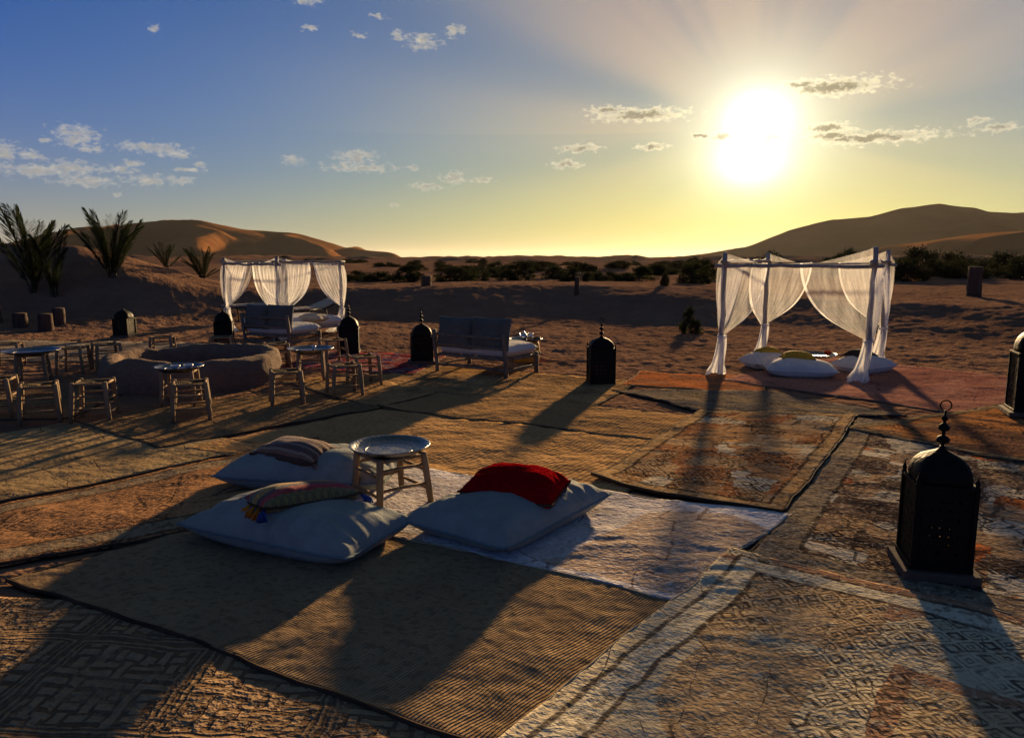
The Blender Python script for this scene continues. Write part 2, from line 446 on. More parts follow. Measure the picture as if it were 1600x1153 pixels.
m_cloth('tan_binding', (0.19, 0.125, 0.07), var=0.3)
m_cloth('pale_binding', (0.34, 0.28, 0.19), var=0.3)
m_cloth('rush', (0.20, 0.15, 0.085), weave=90, wr=0.7)
m_cloth('orange_yarn', (0.55, 0.16, 0.02)); m_cloth('blue_yarn', (0.03, 0.06, 0.22)); m_cloth('pink_yarn', (0.38, 0.05, 0.09))
m_metal('black_iron', (0.006, 0.0055, 0.0055), 0.6, 0.6, 40, 0.0, 0.10)
m_metal('tray_metal', (0.21, 0.22, 0.235), 0.33, 0.9, 45)
m_metal('silver', (0.62, 0.62, 0.62), 0.25, 0.2)
m_plain('stone_slab', (0.075, 0.055, 0.043), 0.9)
m_plain('glazed_white', (0.62, 0.62, 0.6), 0.25, 0.5)
m_plain('dark_bowl', (0.04, 0.03, 0.03), 0.4, 0.5)
m_plain('amber_tea', (0.45, 0.18, 0.02), 0.15, 0.5)
m_plain('ochre_drum', (0.40, 0.19, 0.03), 0.8)
m_leaf('palm_leaf', (0.014, 0.021, 0.010), (0.04, 0.048, 0.022))
m_leaf('shrub_leaf', (0.010, 0.014, 0.007), (0.030, 0.034, 0.016))
m_plain('bark', (0.07, 0.05, 0.035), 0.95, 0.1)
m_tulle('tulle', 0.25); m_tulle('tulle_dense', 0.74)
M = MATS

def m_adobe():
    m, n = new_mat('adobe')
    p = objc(n)
    v = n.noise(p, 2.2, 5, 0.65); f = n.noise(p, 26, 4, 0.7)
    col = n.ramp(n.m('ADD', n.m('MULTIPLY', v, 0.6), n.m('MULTIPLY', f, 0.4)), [(0.3, (0.13, 0.088, 0.062)), (0.6, (0.22, 0.15, 0.105)), (0.8, (0.29, 0.20, 0.135))])
    soot = n.rng(n.noise(p, 1.3, 3, 0.6), 0.5, 0.75, 0, 0.5)
    col = n.mix(soot, col, (0.10, 0.085, 0.08))
    finish(n, col, 0.95, n.m('ADD', f, n.noise(p, 7, 5, 0.6)), 0.03, 1.0, 0.1)
m_adobe()

# red fleece cushion
def m_fleece():
    m, n = new_mat('red_fleece')
    p = objc(n)
    h = n.noise(p, 120, 4, 0.7); v = n.noise(p, 7, 4, 0.6)
    finish(n, n.mix(v, (0.17, 0.003, 0.005), (0.34, 0.006, 0.009)), 0.95, n.m('ADD', n.m('MULTIPLY', n.noise(p, 46, 2), 0.8), v), 0.035, 1.0, 0.0, sheen=0.0)
m_fleece()
def m_kilim(name, bands, dark, period, motif):
    m, n = new_mat(name)
    p = objc(n)
    x, y, z = n.sep(p)
    wob = n.m('MULTIPLY', n.m('SUBTRACT', n.noise(p, 14, 2), 0.5), 0.012)
    s = n.m('FRACT', n.m('DIVIDE', n.m('ADD', n.m('ADD', y, 1.0), wob), period))
    k = len(bands)
    col = n.ramp(s, [(i / k, c) for i, c in enumerate(bands)], 'CONSTANT')
    # zigzag and lozenge motifs woven into the stripes
    zz = n.m('ABSOLUTE', n.m('SUBTRACT', n.m('FRACT', n.m('MULTIPLY', x, 1 / motif)), 0.5))
    yy = n.m('ABSOLUTE', n.m('SUBTRACT', n.m('FRACT', n.m('MULTIPLY', s, k)), 0.5))
    loz = n.m('LESS_THAN', n.m('ABSOLUTE', n.m('SUBTRACT', n.m('ADD', zz, yy), 0.5)), 0.13)
    sel = n.rng(n.noise(n.comb(n.m('FLOOR', n.m('MULTIPLY', s, k)), 0, 0), 3.7, 0), 0.42, 0.5)
    col = n.mix(n.m('MULTIPLY', n.m('MULTIPLY', loz, sel), 0.45), col, dark)
    col = n.mix(n.rng(n.noise(p, 30, 3), 0.45, 0.75, 0, 0.2), col, dark)
    finish(n, col, 0.95, n.noise(n.v('MULTIPLY', p, (60, 240, 60)), 1.0, 2), 0.006, 0.9, 0.08, sheen=0.15)
m_kilim('kilim_brown', [(0.16, 0.09, 0.06), (0.34, 0.24, 0.17), (0.09, 0.05, 0.04), (0.27, 0.14, 0.09), (0.36, 0.27, 0.20), (0.17, 0.07, 0.055), (0.08, 0.06, 0.055)], (0.04, 0.03, 0.03), 0.13, 0.03)
m_kilim('kilim_multi', [(0.20, 0.16, 0.06), (0.42, 0.03, 0.035), (0.06, 0.05, 0.045), (0.48, 0.27, 0.06), (0.16, 0.17, 0.12), (0.34, 0.025, 0.03), (0.09, 0.075, 0.05)], (0.05, 0.045, 0.035), 0.40, 0.05)

# ------------------------------------------------------------------ carpets: materials
SANDC = (0.30, 0.185, 0.095)
def uvm(n): return n.node('ShaderNodeUVMap', uv_map='metres').outputs[0]
def rug_rib(name, c1, c2, pitch=0.017, dust=0.35):
    m, n = new_mat(name); uv = uvm(n)
    u, v, _ = n.sep(uv)
    wb = n.m('MULTIPLY', n.noise(uv, 7, 3), 0.012)
    rib = n.m('SINE', n.m('MULTIPLY', n.m('ADD', u, wb), 2 * math.pi / pitch))
    wear = n.noise(uv, 1.5, 5, 0.65)
    col = n.mix(n.rng(wear, 0.3, 0.7), c1, c2)
    fleck = n.noise(uv, 22, 3, 0.6)
    col = n.mix(n.rng(fleck, 0.5, 0.62, 0, 0.5), col, tuple(q * 0.4 for q in c1))
    col = n.mix(n.rng(rib, -1, 0.2, 0.45 if pitch < 0.03 else 0.16, 0), col, tuple(q * 0.5 for q in c1))
    col = n.mix(n.m('MULTIPLY', n.rng(n.noise(uv, 3.3, 5, 0.7), 0.5, 0.75), dust), col, SANDC)
    h = n.m('ADD', n.m('MULTIPLY', rib, 0.22 if pitch < 0.03 else 0.12), n.m('ADD', n.m('MULTIPLY', n.noise(uv, 22, 2, 0.55), 0.7), n.m('MULTIPLY', n.noise(uv, 4.5, 2, 0.5), 2.0)))
    finish(n, col, 0.95, h, 0.017, 1.0, 0.0)
    return m
def rug_carved(name, c1, c2, cell=0.46):
    m, n = new_mat(name); uv = uvm(n)
    wv = n.v('SCALE', n.v('SUBTRACT', n.noise(uv, 5, 3, color=True), (.5, .5, .5)), scale=0.05)
    q = n.v('SCALE', n.v('ADD', uv, wv), scale=1 / cell)
    f = n.v('FRACTION', q)
    a, b, _ = n.sep(n.v('ABSOLUTE', n.v('SUBTRACT', f, (0.5, 0.5, 0))))
    dm = n.m('MAXIMUM', a, b); dia = n.m('ADD', a, b)
    sub = n.v('SCALE', q, scale=9)
    keyn = n.node('ShaderNodeTexWhiteNoise', {'Vector': n.v('FLOOR', n.v('ABSOLUTE', n.v('SUBTRACT', n.v('FLOOR', n.v('SCALE', f, scale=9)), (4, 4, 0))))}, noise_dimensions='3D').outputs['Value']
    sfx, sfy, _ = n.sep(n.v('FRACTION', sub))
    turn = n.m('GREATER_THAN', keyn, 0.5)
    sx = n.rng(n.m('ABSOLUTE', n.m('SUBTRACT', sfx, 0.5)), 0.34, 0.24, -1, 1); sy = n.rng(n.m('ABSOLUTE', n.m('SUBTRACT', sfy, 0.5)), 0.34, 0.24, -1, 1)
    maze = n.m('ADD', n.m('MULTIPLY', turn, sx), n.m('MULTIPLY', n.m('SUBTRACT', 1.0, turn), sy))
    groove = n.m('SINE', n.m('MULTIPLY', dm, 2 * math.pi * 22))
    isb = n.rng(dm, 0.415, 0.425)
    hh = n.m('ADD', n.m('MULTIPLY', isb, groove), n.m('MULTIPLY', n.m('SUBTRACT', 1.0, isb), maze))
    wear = n.noise(uv, 2.2, 5, 0.7)
    hh = n.m('MULTIPLY', hh, n.rng(wear, 0.35, 0.6, 0.15, 0.9))
    fz = n.noise(uv, 26, 2, 0.55)
    col = n.mix(n.rng(n.m('ADD', hh, n.m('MULTIPLY', n.m('SUBTRACT', fz, .5), 2.5)), -0.9, 1.0), c1, c2)
    col = n.mix(n.rng(wear, 0.5, 0.75, 0, 0.5), col, SANDC)
    h = n.m('ADD', n.m('MULTIPLY', hh, 0.3), n.m('ADD', n.m('MULTIPLY', fz, 1.3), n.m('MULTIPLY', n.noise(uv, 6, 3), 1.0)))
    finish(n, col, 0.95, h, 0.019, 1.0, 0.0)
    return m
def rug_patch(name, W, L, pal, dark, block=(0.5, 0.7), border=0.25, bcol=None, line=0.02, motif=0.16, pile=55, relief=0.02,
              dust=0.35, seed=0.0, motif_amt=0.5, stripes=0.0, band=0.0):
    """patchwork of faded blocks, dark knotted motifs, a border band, sand in the pile"""
    m, n = new_mat(name); uv = uvm(n)
    u, v, _ = n.sep(uv)
    wv = n.v('SCALE', n.v('SUBTRACT', n.noise(n.v('ADD', uv, (seed, seed, 0)), 4.0, 4, 0.65, color=True), (.5, .5, .5)), scale=0.055)
    p = n.v('ADD', n.v('ADD', uv, wv), (seed, seed * 1.7, 0))
    cells = n.vor(n.v('MULTIPLY', p, (1 / block[0], 1 / block[1], 0)), 1.0, 'Color', 'CHEBYCHEV', rand=0.75)
    k = n.sep(cells)[0]
    nn = len(pal)
    col = n.ramp(n.m('ADD', n.m('MULTIPLY', k, 0.8), n.m('MULTIPLY', n.noise(uv, 1.1, 4, .6), 0.2)), [(i / nn, c) for i, c in enumerate(pal)], 'CONSTANT')
    if stripes:
        st = n.m('FRACT', n.m('DIVIDE', n.sep(p)[1], stripes))
        col = n.mix(n.m('MULTIPLY', n.m('LESS_THAN', st, 0.45), 0.7), col, pal[1])
    # stepped knots: lozenges on a lattice, broken by wear
    f = n.v('FRACTION', n.v('SCALE', p, scale=1 / motif))
    a, b, _ = n.sep(n.v('ABSOLUTE', n.v('SUBTRACT', f, (0.5, 0.5, 0))))
    dia = n.m('ADD', a, b)
    kn = n.m('GREATER_THAN', n.m('SINE', n.m('MULTIPLY', n.m('SNAP', dia, 0.09), 21.0)), 0.35)
    wear = n.noise(n.v('ADD', uv, (seed * 2, 3, 0)), 2.3, 6, 0.72)
    has = n.rng(n.sep(cells)[1], 0.45, 0.5)
    kn = n.m('MULTIPLY', n.m('MULTIPLY', kn, has), n.rng(wear, 0.38, 0.52))
    col = n.mix(n.m('MULTIPLY', kn, motif_amt), col, dark)
    crack = n.vor(n.v('MULTIPLY', p, (1 / block[0], 1 / block[1], 0)), 2.0, 'Distance', feature='DISTANCE_TO_EDGE', rand=0.9)
    ck = n.m('MULTIPLY', n.rng(crack, line * 2.2, line * 1.2), n.rng(wear, 0.40, 0.52))
    col = n.mix(n.m('MULTIPLY', ck, 0.8), col, dark)
    # border
    pu = n.sep(n.v('ADD', uv, n.v('SCALE', wv, scale=0.3)))
    e = n.m('MINIMUM', n.m('MINIMUM', pu[0], n.m('SUBTRACT', W, pu[0])), n.m('MINIMUM', pu[1], n.m('SUBTRACT', L, pu[1])))
    if bcol:
        inb = n.m('MULTIPLY', n.rng(e, border, border - 0.012), n.rng(e, band, band + 0.012))
        bw = n.mix(n.m('MULTIPLY', n.rng(n.noise(p, 13, 3, .7), 0.52, 0.58), 0.55), bcol, dark)
        col = n.mix(n.m('MULTIPLY', inb, 0.9), col, bw)
        ln = n.m('ADD', n.rng(n.m('ABSOLUTE', n.m('SUBTRACT', e, border)), 0.02, 0.008), n.rng(n.m('ABSOLUTE', n.m('SUBTRACT', e, band)), 0.02, 0.008))
        col = n.mix(n.m('MULTIPLY', n.m('MINIMUM', ln, 1.0), n.rng(wear, .3, .5, .3, .85)), col, dark)
    fade = n.noise(uv, 14, 4, 0.7); fleck = n.noise(n.v('MULTIPLY', uv, (1, 0.8, 1)), 30, 2, 0.6, 0.5)
    col = n.mix(n.rng(fade, 0.52, 0.72, 0, 0.35), col, tuple(q * 0.35 for q in pal[0]))
    col = n.mix(n.rng(fleck, 0.55, 0.66, 0, 0.45), col, tuple(q * 0.28 for q in pal[0]))
    col = n.mix(n.rng(fleck, 0.44, 0.36, 0, 0.35), col, tuple(min(0.75, q * 1.35) for q in pal[1]))
    col = n.mix(n.m('MULTIPLY', n.rng(n.noise(uv, 2.6, 5, 0.7), 0.5, 0.72), dust), col, SANDC)
    h = n.m('ADD', n.m('MULTIPLY', n.noise(n.v('MULTIPLY', uv, (1, 1.25, 1)), pile, 2, 0.5, 0.4), 1.0), n.m('MULTIPLY', n.noise(uv, 7, 2, .5), 0.9))
    h = n.m('SUBTRACT', h, n.m('MULTIPLY', n.m('MAXIMUM', kn, ck), 0.25))
    finish(n, col, 0.95, h, relief * 0.31, 1.0, 0.0)
    return m

# ------------------------------------------------------------------ carpets: geometry
RUGS = []     # filled below: dict(corners, base)
def quad_pt(c, s, t):
    a = np.asarray(s); b = np.asarray(t)
    x = (c[0][0] * (1 - a) + c[1][0] * a) * (1 - b) + (c[3][0] * (1 - a) + c[2][0] * a) * b
    y = (c[0][1] * (1 - a) + c[1][1] * a) * (1 - b) + (c[3][1] * (1 - a) + c[2][1] * a) * b
    return x, y
def in_quad(c, x, y):
    """signed distance-ish: positive inside"""
    d = None
    for i in range(4):
        x0, y0 = c[i]; x1, y1 = c[(i + 1) % 4]
        L = math.hypot(x1 - x0, y1 - y0)
        e = ((x1 - x0) * (y - y0) - (y1 - y0) * (x - x0)) / L
        d = e if d is None else np.minimum(d, e)
    return d
def rug(name, label, corners, base, mat_fn, cell, binding='tan_binding', brad=0.012, seed=1, lift=(), relief=(0.004, 0.12), group=None, front=0.0, wrinkle=1.0):
    c = corners; relief = (relief[0] * 0.6, relief[1])
    W = 0.5 * (math.dist(c[0], c[1]) + math.dist(c[3], c[2])); L = 0.5 * (math.dist(c[0], c[3]) + math.dist(c[1], c[2]))
    mat = mat_fn(W, L)
    nu, nv = max(8, int(W / cell)), max(8, int(L / cell))
    S, T = np.meshgrid(np.linspace(0, 1, nu), np.linspace(0, 1, nv))
    def shape(S, T, extra=True):
        x, y = quad_pt(c, S, T)
        ox = 0.022 * pn(x / 0.8, y / 0.8, seed * 7 + 1) + 0.012 * pn(x / 0.2, y / 0.2, seed * 7 + 4)
        oy = 0.022 * pn(x / 0.8, y / 0.8, seed * 7 + 2) + 0.012 * pn(x / 0.2, y / 0.2, seed * 7 + 5)
        X, Y = x + ox, y + oy
        z = camp_wave(X, Y) + base * 0.42
        if extra:
            # creases run on from carpet to carpet: what lies below shapes what lies above
            z = z + 0.0040 * pn(X / 0.17, Y / 0.15, 90) + 0.0022 * pn(X / 0.08, Y / 0.07, 91)
            wx = X + 0.10 * pn(X / 0.5, Y / 0.5, 95); wy = Y + 0.07 * pn(X / 0.4, Y / 0.4, 96)
            patchy = 0.35 + 0.65 * sst(pn(X / 0.9, Y / 0.9, 97), -0.3, 0.5)
            wr1 = 1 - np.abs(pn(wx / 0.42, wy / 0.16, 98)) * 1.6
            z = z + patchy * (0.0050 * wr1 + 0.0025 * pn(wx / 0.16, wy / 0.07, 99))
            if cell < 0.025: z = z + 0.0012 * pn(X / 0.05, Y / 0.05, seed + 92) + 0.0012 * pn(X / 0.03, Y / 0.03, seed + 93)
        for (ci, h) in lift:
            dd = np.hypot(x - c[ci][0], y - c[ci][1]); z = z + h * np.exp(-(dd / 0.16) ** 2)
        return X, Y, z
    X, Y, Z = shape(S, T)
    top = np.stack([X, Y, Z], -1).reshape(-1, 3)
    idx = np.arange(nu * nv).reshape(nv, nu)
    faces = np.stack([idx[:-1, :-1], idx[:-1, 1:], idx[1:, 1:], idx[1:, :-1]], -1).reshape(-1, 4)
    ring = np.concatenate([idx[0, :], idx[1:, -1], idx[-1, -2::-1], idx[-2:0:-1, 0]])
    skirt = top[ring].copy(); skirt[:, 2] -= 0.02
    b = len(top); m_ = len(ring)
    sf = np.array([[ring[(i + 1) % m_], ring[i], b + i, b + (i + 1) % m_] for i in range(m_)])
    V = np.concatenate([top, skirt]); F = np.concatenate([faces, sf])
    UV = np.concatenate([np.stack([S.ravel() * W, T.ravel() * L], -1), np.stack([S.ravel() * W, T.ravel() * L], -1)[ring]])
    root = thing(name, label, 'rug', group=group)
    me = grid_mesh('pile', V, F, mat, UV)
    link('pile', me, root)
    # bound edges, one cord for each side
    for si, (s0, t0, s1, t1) in enumerate(((0, 0, 1, 0), (1, 0, 1, 1), (1, 1, 0, 1), (0, 1, 0, 0))):
        Ln = W if t0 == t1 else L
        k = max(6, int(Ln / 0.07))
        q = np.linspace(0, 1, k)
        bx, by, bz = shape(s0 + (s1 - s0) * q, t0 + (t1 - t0) * q, False)
        rr = (front if (front and si == 0) else 0.62 * brad) * (1 + 0.25 * pn(q * Ln * 6, q * 0 + seed, seed))
        mb = MB().tube([(bx[i], by[i], bz[i] - brad * 0.3) for i in range(k)], list(rr), 6)
        mb.obj('edge_binding', M[binding], root)
    RUGS.append((c, base * 0.42))
    return root
def grid_mesh(name, V, F, mat, UV=None, smooth=True):
    me = bpy.data.meshes.new(name)
    me.vertices.add(len(V)); me.vertices.foreach_set('co', np.asarray(V, np.float32).ravel())
    F = np.asarray(F, np.int32)
    me.loops.add(F.size); me.loops.foreach_set('vertex_index', F.ravel())
    me.polygons.add(len(F)); me.polygons.foreach_set('loop_start', np.arange(0, F.size, F.shape[1], dtype=np.int32))
    if smooth: me.polygons.foreach_set('use_smooth', np.ones(len(F), bool))
    if UV is not None:
        uvl = me.uv_layers.new(name='metres')
        uvl.data.foreach_set('uv', np.asarray(UV, np.float32)[F.ravel()].ravel())
    me.update(calc_edges=True)
    me.validate()
    if mat: me.materials.append(mat)
    return me

tan1, tan2 = (0.38, 0.225, 0.098), (0.52, 0.315, 0.14)
cream, rust, brown, blk = (0.37, 0.33, 0.26), (0.27, 0.11, 0.05), (0.15, 0.09, 0.055), (0.03, 0.025, 0.022)
def plain(nm, a, b): return lambda W, L: rug_rib(nm, a, b, 0.05, 0.6)

rug('carved_rug', 'dark brown rug with carved maze lattice in the front left corner', [(-3.9, 0.7), (0.6, 0.5), (0.75, 3.2), (-3.75, 3.7)], 0.012,
    lambda W, L: rug_carved('rug_carved', (0.13, 0.085, 0.053), (0.33, 0.225, 0.13), 0.62), 0.018, 'tan_binding', 0.010, 1, relief=(0.003, 0.12))
rug('flatwoven_rug', 'plain brown ribbed flatweave rug with thick dark edge in front of the blue floor pillows', [(-2.71, 3.78), (0.05, 2.31), (1.05, 3.42), (-1.70, 4.88)], 0.034,
    lambda W, L: rug_rib('rug_flatwoven', (0.30, 0.205, 0.118), (0.40, 0.28, 0.155)), 0.016, 'dark_binding', 0.015, 2, relief=(0.007, 0.33), front=0.011)
rug('shag_rug', 'whitish shag rug under the red cushion and the tray stool', [(-1.5, 4.78), (0.80, 3.52), (1.85, 4.75), (-0.95, 5.95)], 0.046,
    lambda W, L: rug_patch('rug_shag', W, L, [(0.58, 0.55, 0.54), (0.70, 0.67, 0.67), (0.52, 0.48, 0.47), (0.44, 0.34, 0.26)], (0.16, 0.10, 0.07), (1.3, 0.9), 0.2, None, 0.004, 0.3, 32, 0.03, 0.35, 2.0, 0.1), 0.014, 'pale_binding', 0.010, 3, relief=(0.003, 0.11))
rug('faded_rug', 'large faded cream and rust knotted rug in the front right corner', [(-0.95, 1.25), (1.4, -0.4), (3.55, 2.45), (1.27, 4.12)], 0.060,
    lambda W, L: rug_patch('rug_faded', W, L, [(0.50, 0.40, 0.26), (0.58, 0.50, 0.35), (0.46, 0.33, 0.19), (0.34, 0.20, 0.12), (0.54, 0.46, 0.31), (0.45, 0.34, 0.20)], (0.05, 0.036, 0.028), (0.62, 0.8), 0.24, (0.62, 0.56, 0.41), 0.003, 0.13, 36, 0.026, 0.10, 4.0, 0.85, 0.0, 0.09), 0.015, 'pale_binding', 0.010, 4, relief=(0.003, 0.13))
rug('border_rug', 'orange tan rug with dark patterned border bands left of the pillows', [(-3.75, 3.42), (-1.25, 4.95), (-1.85, 6.95), (-4.35, 3.95)], 0.042,
    lambda W, L: rug_patch('rug_border', W, L, [(0.36, 0.18, 0.085), (0.40, 0.21, 0.10), (0.31, 0.16, 0.08)], (0.04, 0.03, 0.024), (1.2, 0.7), 0.26, (0.25, 0.20, 0.13), 0.008, 0.17, 26, 0.02, 0.12, 6.0, 0.8, 0.0, 0.05), 0.03, 'dark_binding', 0.014, 5, relief=(0.006, 0.1))
rug('plain_tan_rug', 'plain sunlit tan rug behind the tray stool and pillows', [(-2.95, 6.55), (0.55, 4.85), (1.75, 6.62), (-1.5, 8.35)], 0.014, plain('rug_tan', tan1, tan2), 0.035, 'tan_binding', 0.011, 6, relief=(0.010, 0.16))
rug('tan_rug', 'tan rug with turned up corner in front of the wooden sofa', [(-1.55, 8.40), (1.65, 6.70), (2.3, 7.8), (-0.9, 9.4)], 0.028, plain('rug_tan_corner', tan1, (0.30, 0.19, 0.095)), 0.04, 'dark_binding', 0.013, 7, lift=((0, 0.035),), relief=(0.011, 0.17))
rug('tan_rug', 'brown rug that the wooden sofa with two teal cushions stands on', [(-2.3, 10.0), (0.95, 8.45), (1.75, 10.2), (-1.3, 11.9)], 0.012, plain('rug_sofa', (0.20, 0.125, 0.065), tan2), 0.05, 'dark_binding', 0.011, 8, relief=(0.011, 0.17))
rug('brown_rug', 'brown rug between the adobe fire ring and the tray stool', [(-4.65, 7.70), (-3.2, 6.55), (-1.5, 8.42), (-2.9, 9.6)], 0.026, plain('rug_pit', (0.18, 0.12, 0.07), (0.28, 0.18, 0.09)), 0.04, 'dark_binding', 0.013, 9, relief=(0.009, 0.15))
rug('worn_rug', 'worn yellowish brown rug on the left beside the bordered rug', [(-4.45, 4.02), (-2.25, 6.6), (-4.3, 8.0), (-6.6, 5.6)], 0.012,
    lambda W, L: rug_patch('rug_worn', W, L, [(0.30, 0.21, 0.11), (0.35, 0.25, 0.13), (0.26, 0.18, 0.095)], (0.06, 0.045, 0.03), (0.9, 1.3), 0.2, None, 0.006, 0.2, 20, 0.034, 0.5, 8.0, 0.4), 0.035, 'dark_binding', 0.012, 10, relief=(0.009, 0.12))
rug('small_rug', 'narrow brown rug under the stools right of the adobe fire ring', [(-3.25, 10.25), (-1.6, 8.5), (-0.95, 9.38), (-2.35, 10.95)], 0.020, plain('rug_narrow', (0.19, 0.125, 0.07), tan2), 0.05, 'dark_binding', 0.011, 11)
rug('red_rug', 'red and blue patterned rug between two black lanterns left of the sofa', [(-3.75, 11.3), (-1.45, 10.9), (-1.15, 12.9), (-3.3, 13.7)], 0.026,
    lambda W, L: rug_patch('rug_red', W, L, [(0.25, 0.03, 0.03), (0.32, 0.07, 0.05), (0.07, 0.07, 0.13), (0.34, 0.17, 0.14), (0.19, 0.03, 0.03), (0.32, 0.22, 0.18)], (0.04, 0.02, 0.06), (0.16, 0.13), 0.15, None, 0.03, 0.1, 20, 0.034, 0.2, 3.0, 0.6), 0.05, 'tan_binding', 0.011, 12)
rug('pink_rug', 'dusty pink rug under the right canopy', [(2.95, 10.35), (5.0, 8.0), (7.7, 10.0), (5.3, 12.7)], 0.030,
    lambda W, L: rug_patch('rug_pink', W, L, [(0.30, 0.145, 0.11), (0.34, 0.17, 0.125), (0.27, 0.12, 0.09)], (0.11, 0.05, 0.045), (0.8, 1.2), 0.2, None, 0.006, 0.3, 20, 0.034, 0.2, 9.0, 0.25), 0.05, 'tan_binding', 0.012, 13, relief=(0.012, 0.3))
rug('orange_rug', 'small orange rug at the left front of the right canopy', [(1.5, 9.95), (3.2, 9.3), (3.6, 10.55), (1.95, 11.2)], 0.014,
    lambda W, L: rug_patch('rug_orange', W, L, [(0.42, 0.15, 0.055), (0.36, 0.125, 0.05), (0.29, 0.13, 0.065)], (0.07, 0.04, 0.03), (0.5, 0.4), 0.15, None, 0.01, 0.2, 20, 0.034, 0.3, 5.0, 0.4), 0.05, 'tan_binding', 0.012, 14, relief=(0.014, 0.25))
rug('striped_rug', 'greyish striped rug between the orange rug and the rust rug', [(1.3, 9.55), (2.1, 8.2), (4.3, 7.95), (3.3, 9.4)], 0.040,
    lambda W, L: rug_patch('rug_striped', W, L, [(0.27, 0.21, 0.13), (0.15, 0.13, 0.11), (0.24, 0.18, 0.10)], (0.05, 0.045, 0.04), (0.4, 0.3), 0.12, None, 0.02, 0.2, 20, 0.034, 0.3, 7.0, 0.6, 0.14), 0.05, 'dark_binding', 0.013, 15, relief=(0.012, 0.22))
rug('patched_rug', 'large dark and cream patched rug around the nearest black lantern', [(1.35, 4.05), (3.7, 2.4), (6.2, 6.2), (3.7, 7.8)], 0.036,
    lambda W, L: rug_patch('rug_patched', W, L, [(0.19, 0.13, 0.09), (0.43, 0.38, 0.29), (0.11, 0.075, 0.055), (0.33, 0.22, 0.13), (0.47, 0.42, 0.34), (0.42, 0.13, 0.04)], (0.035, 0.028, 0.025), (0.32, 0.26), 0.22, (0.24, 0.19, 0.13), 0.026, 0.16, 24, 0.034, 0.08, 11.0, 1.0), 0.03, 'dark_binding', 0.014, 16, relief=(0.010, 0.1))
rug('dark_orange_rug', 'dark brown and orange rug between the nearest lantern and the canopy on the right', [(3.35, 7.3), (4.35, 5.85), (7.7, 7.2), (5.6, 8.5)], 0.052,
    lambda W, L: rug_patch('rug_dark_orange', W, L, [(0.20, 0.10, 0.055), (0.38, 0.17, 0.065), (0.12, 0.07, 0.05), (0.31, 0.18, 0.09)], (0.03, 0.025, 0.022), (0.9, 0.3), 0.12, (0.20, 0.16, 0.10), 0.016, 0.2, 22, 0.03, 0.08, 13.0, 0.9), 0.04, 'dark_binding', 0.014, 17, relief=(0.012, 0.2))
rug('rust_rug', 'rust and tan rug with pale medallions and rolled dark front edge', [(0.62, 5.56), (1.80, 4.76), (3.75, 7.92), (2.1, 8.15)], 0.066,
    lambda W, L: rug_patch('rug_rust', W, L, [(0.37, 0.21, 0.095), (0.50, 0.43, 0.31), (0.35, 0.155, 0.065), (0.42, 0.28, 0.15), (0.33, 0.19, 0.09), (0.52, 0.46, 0.35)], (0.04, 0.028, 0.022), (0.42, 0.36), 0.13, (0.40, 0.26, 0.12), 0.022, 0.17, 24, 0.022, 0.08, 15.0, 1.0), 0.03, 'dark_binding', 0.014, 18, front=0.014, lift=((0, 0.03),), relief=(0.008, 0.1))
rug('brown_rug', 'brown rug under the stools at the left edge', [(-8.4, 7.6), (-4.75, 7.85), (-5.0, 9.6), (-8.6, 10.3)], 0.010, plain('rug_left', (0.16, 0.105, 0.06), (0.24, 0.155, 0.085)), 0.06, 'dark_binding', 0.012, 19)
rug('pale_rug', 'pale greyish rug at the back left near the black lantern and logs', [(-11, 12.6), (-6.4, 12.2), (-5.9, 14.9), (-10.6, 15.6)], 0.012,
    lambda W, L: rug_patch('rug_pale', W, L, [(0.27, 0.22, 0.17), (0.23, 0.18, 0.13), (0.30, 0.26, 0.21)], (0.05, 0.04, 0.035), (0.6, 0.5), 0.2, None, 0.012, 0.2, 20, 0.034, 0.3, 17.0, 0.4), 0.07, 'dark_binding', 0.012, 20)

def floor_z(x, y):
    """top of whatever lies at this spot of the camp"""
    b = None
    for c, base in RUGS:
        if in_quad(c, x, y) > 0: b = base if b is None else max(b, base)
    if b is None: return float(ground_z(x, y))
    return float(camp_wave(x, y)) + b

# ------------------------------------------------------------------ ground sheet to the horizon
def build_ground():
    az = np.concatenate([np.linspace(-180, -46, 36)[:-1], np.linspace(-46, -38, 20)[:-1], np.linspace(-38, 38, 760), np.linspace(38, 46, 20)[1:], np.linspace(46, 180, 36)[1:-1]])
    rr = np.concatenate([np.geomspace(0.4, 4, 40)[:-1], np.geomspace(4, 60, 420)[:-1], np.geomspace(60, 400, 110)[:-1], np.geomspace(400, 9000, 40)])
    A, Rr = np.meshgrid(np.radians(az), rr)
    X, Y = Rr * np.sin(A), Rr * np.cos(A)
    Z = ground_z(X, Y)
    near = Rr < 20
    best = np.full(X.shape, -9.0)
    for c, base in RUGS: best = np.maximum(best, in_quad(c, X, Y))
    k = sst(best, -0.10, 0.06) * near
    Z = Z * (1 - k) + (camp_wave(X, Y) - 0.022) * k
    edge = np.exp(-((best + 0.02) / 0.09) ** 2) * near
    nA, nR = len(az), len(rr)
    V = np.stack([X, Y, Z], -1).reshape(-1, 3)
    idx = np.arange(nA * nR).reshape(nR, nA)
    nx = np.roll(idx, -1, 1)
    F = np.stack([idx[:-1], idx[1:], nx[1:], nx[:-1]], -1).reshape(-1, 4)
    F = F[:, ::-1]
    V = np.concatenate([V, [[0, 0, float(ground_z(0, 0)) - 0.03]]])
    me = grid_mesh('ground', V, F, M['sand'])
    o = setting(link('ground', me))
    return o
build_ground()

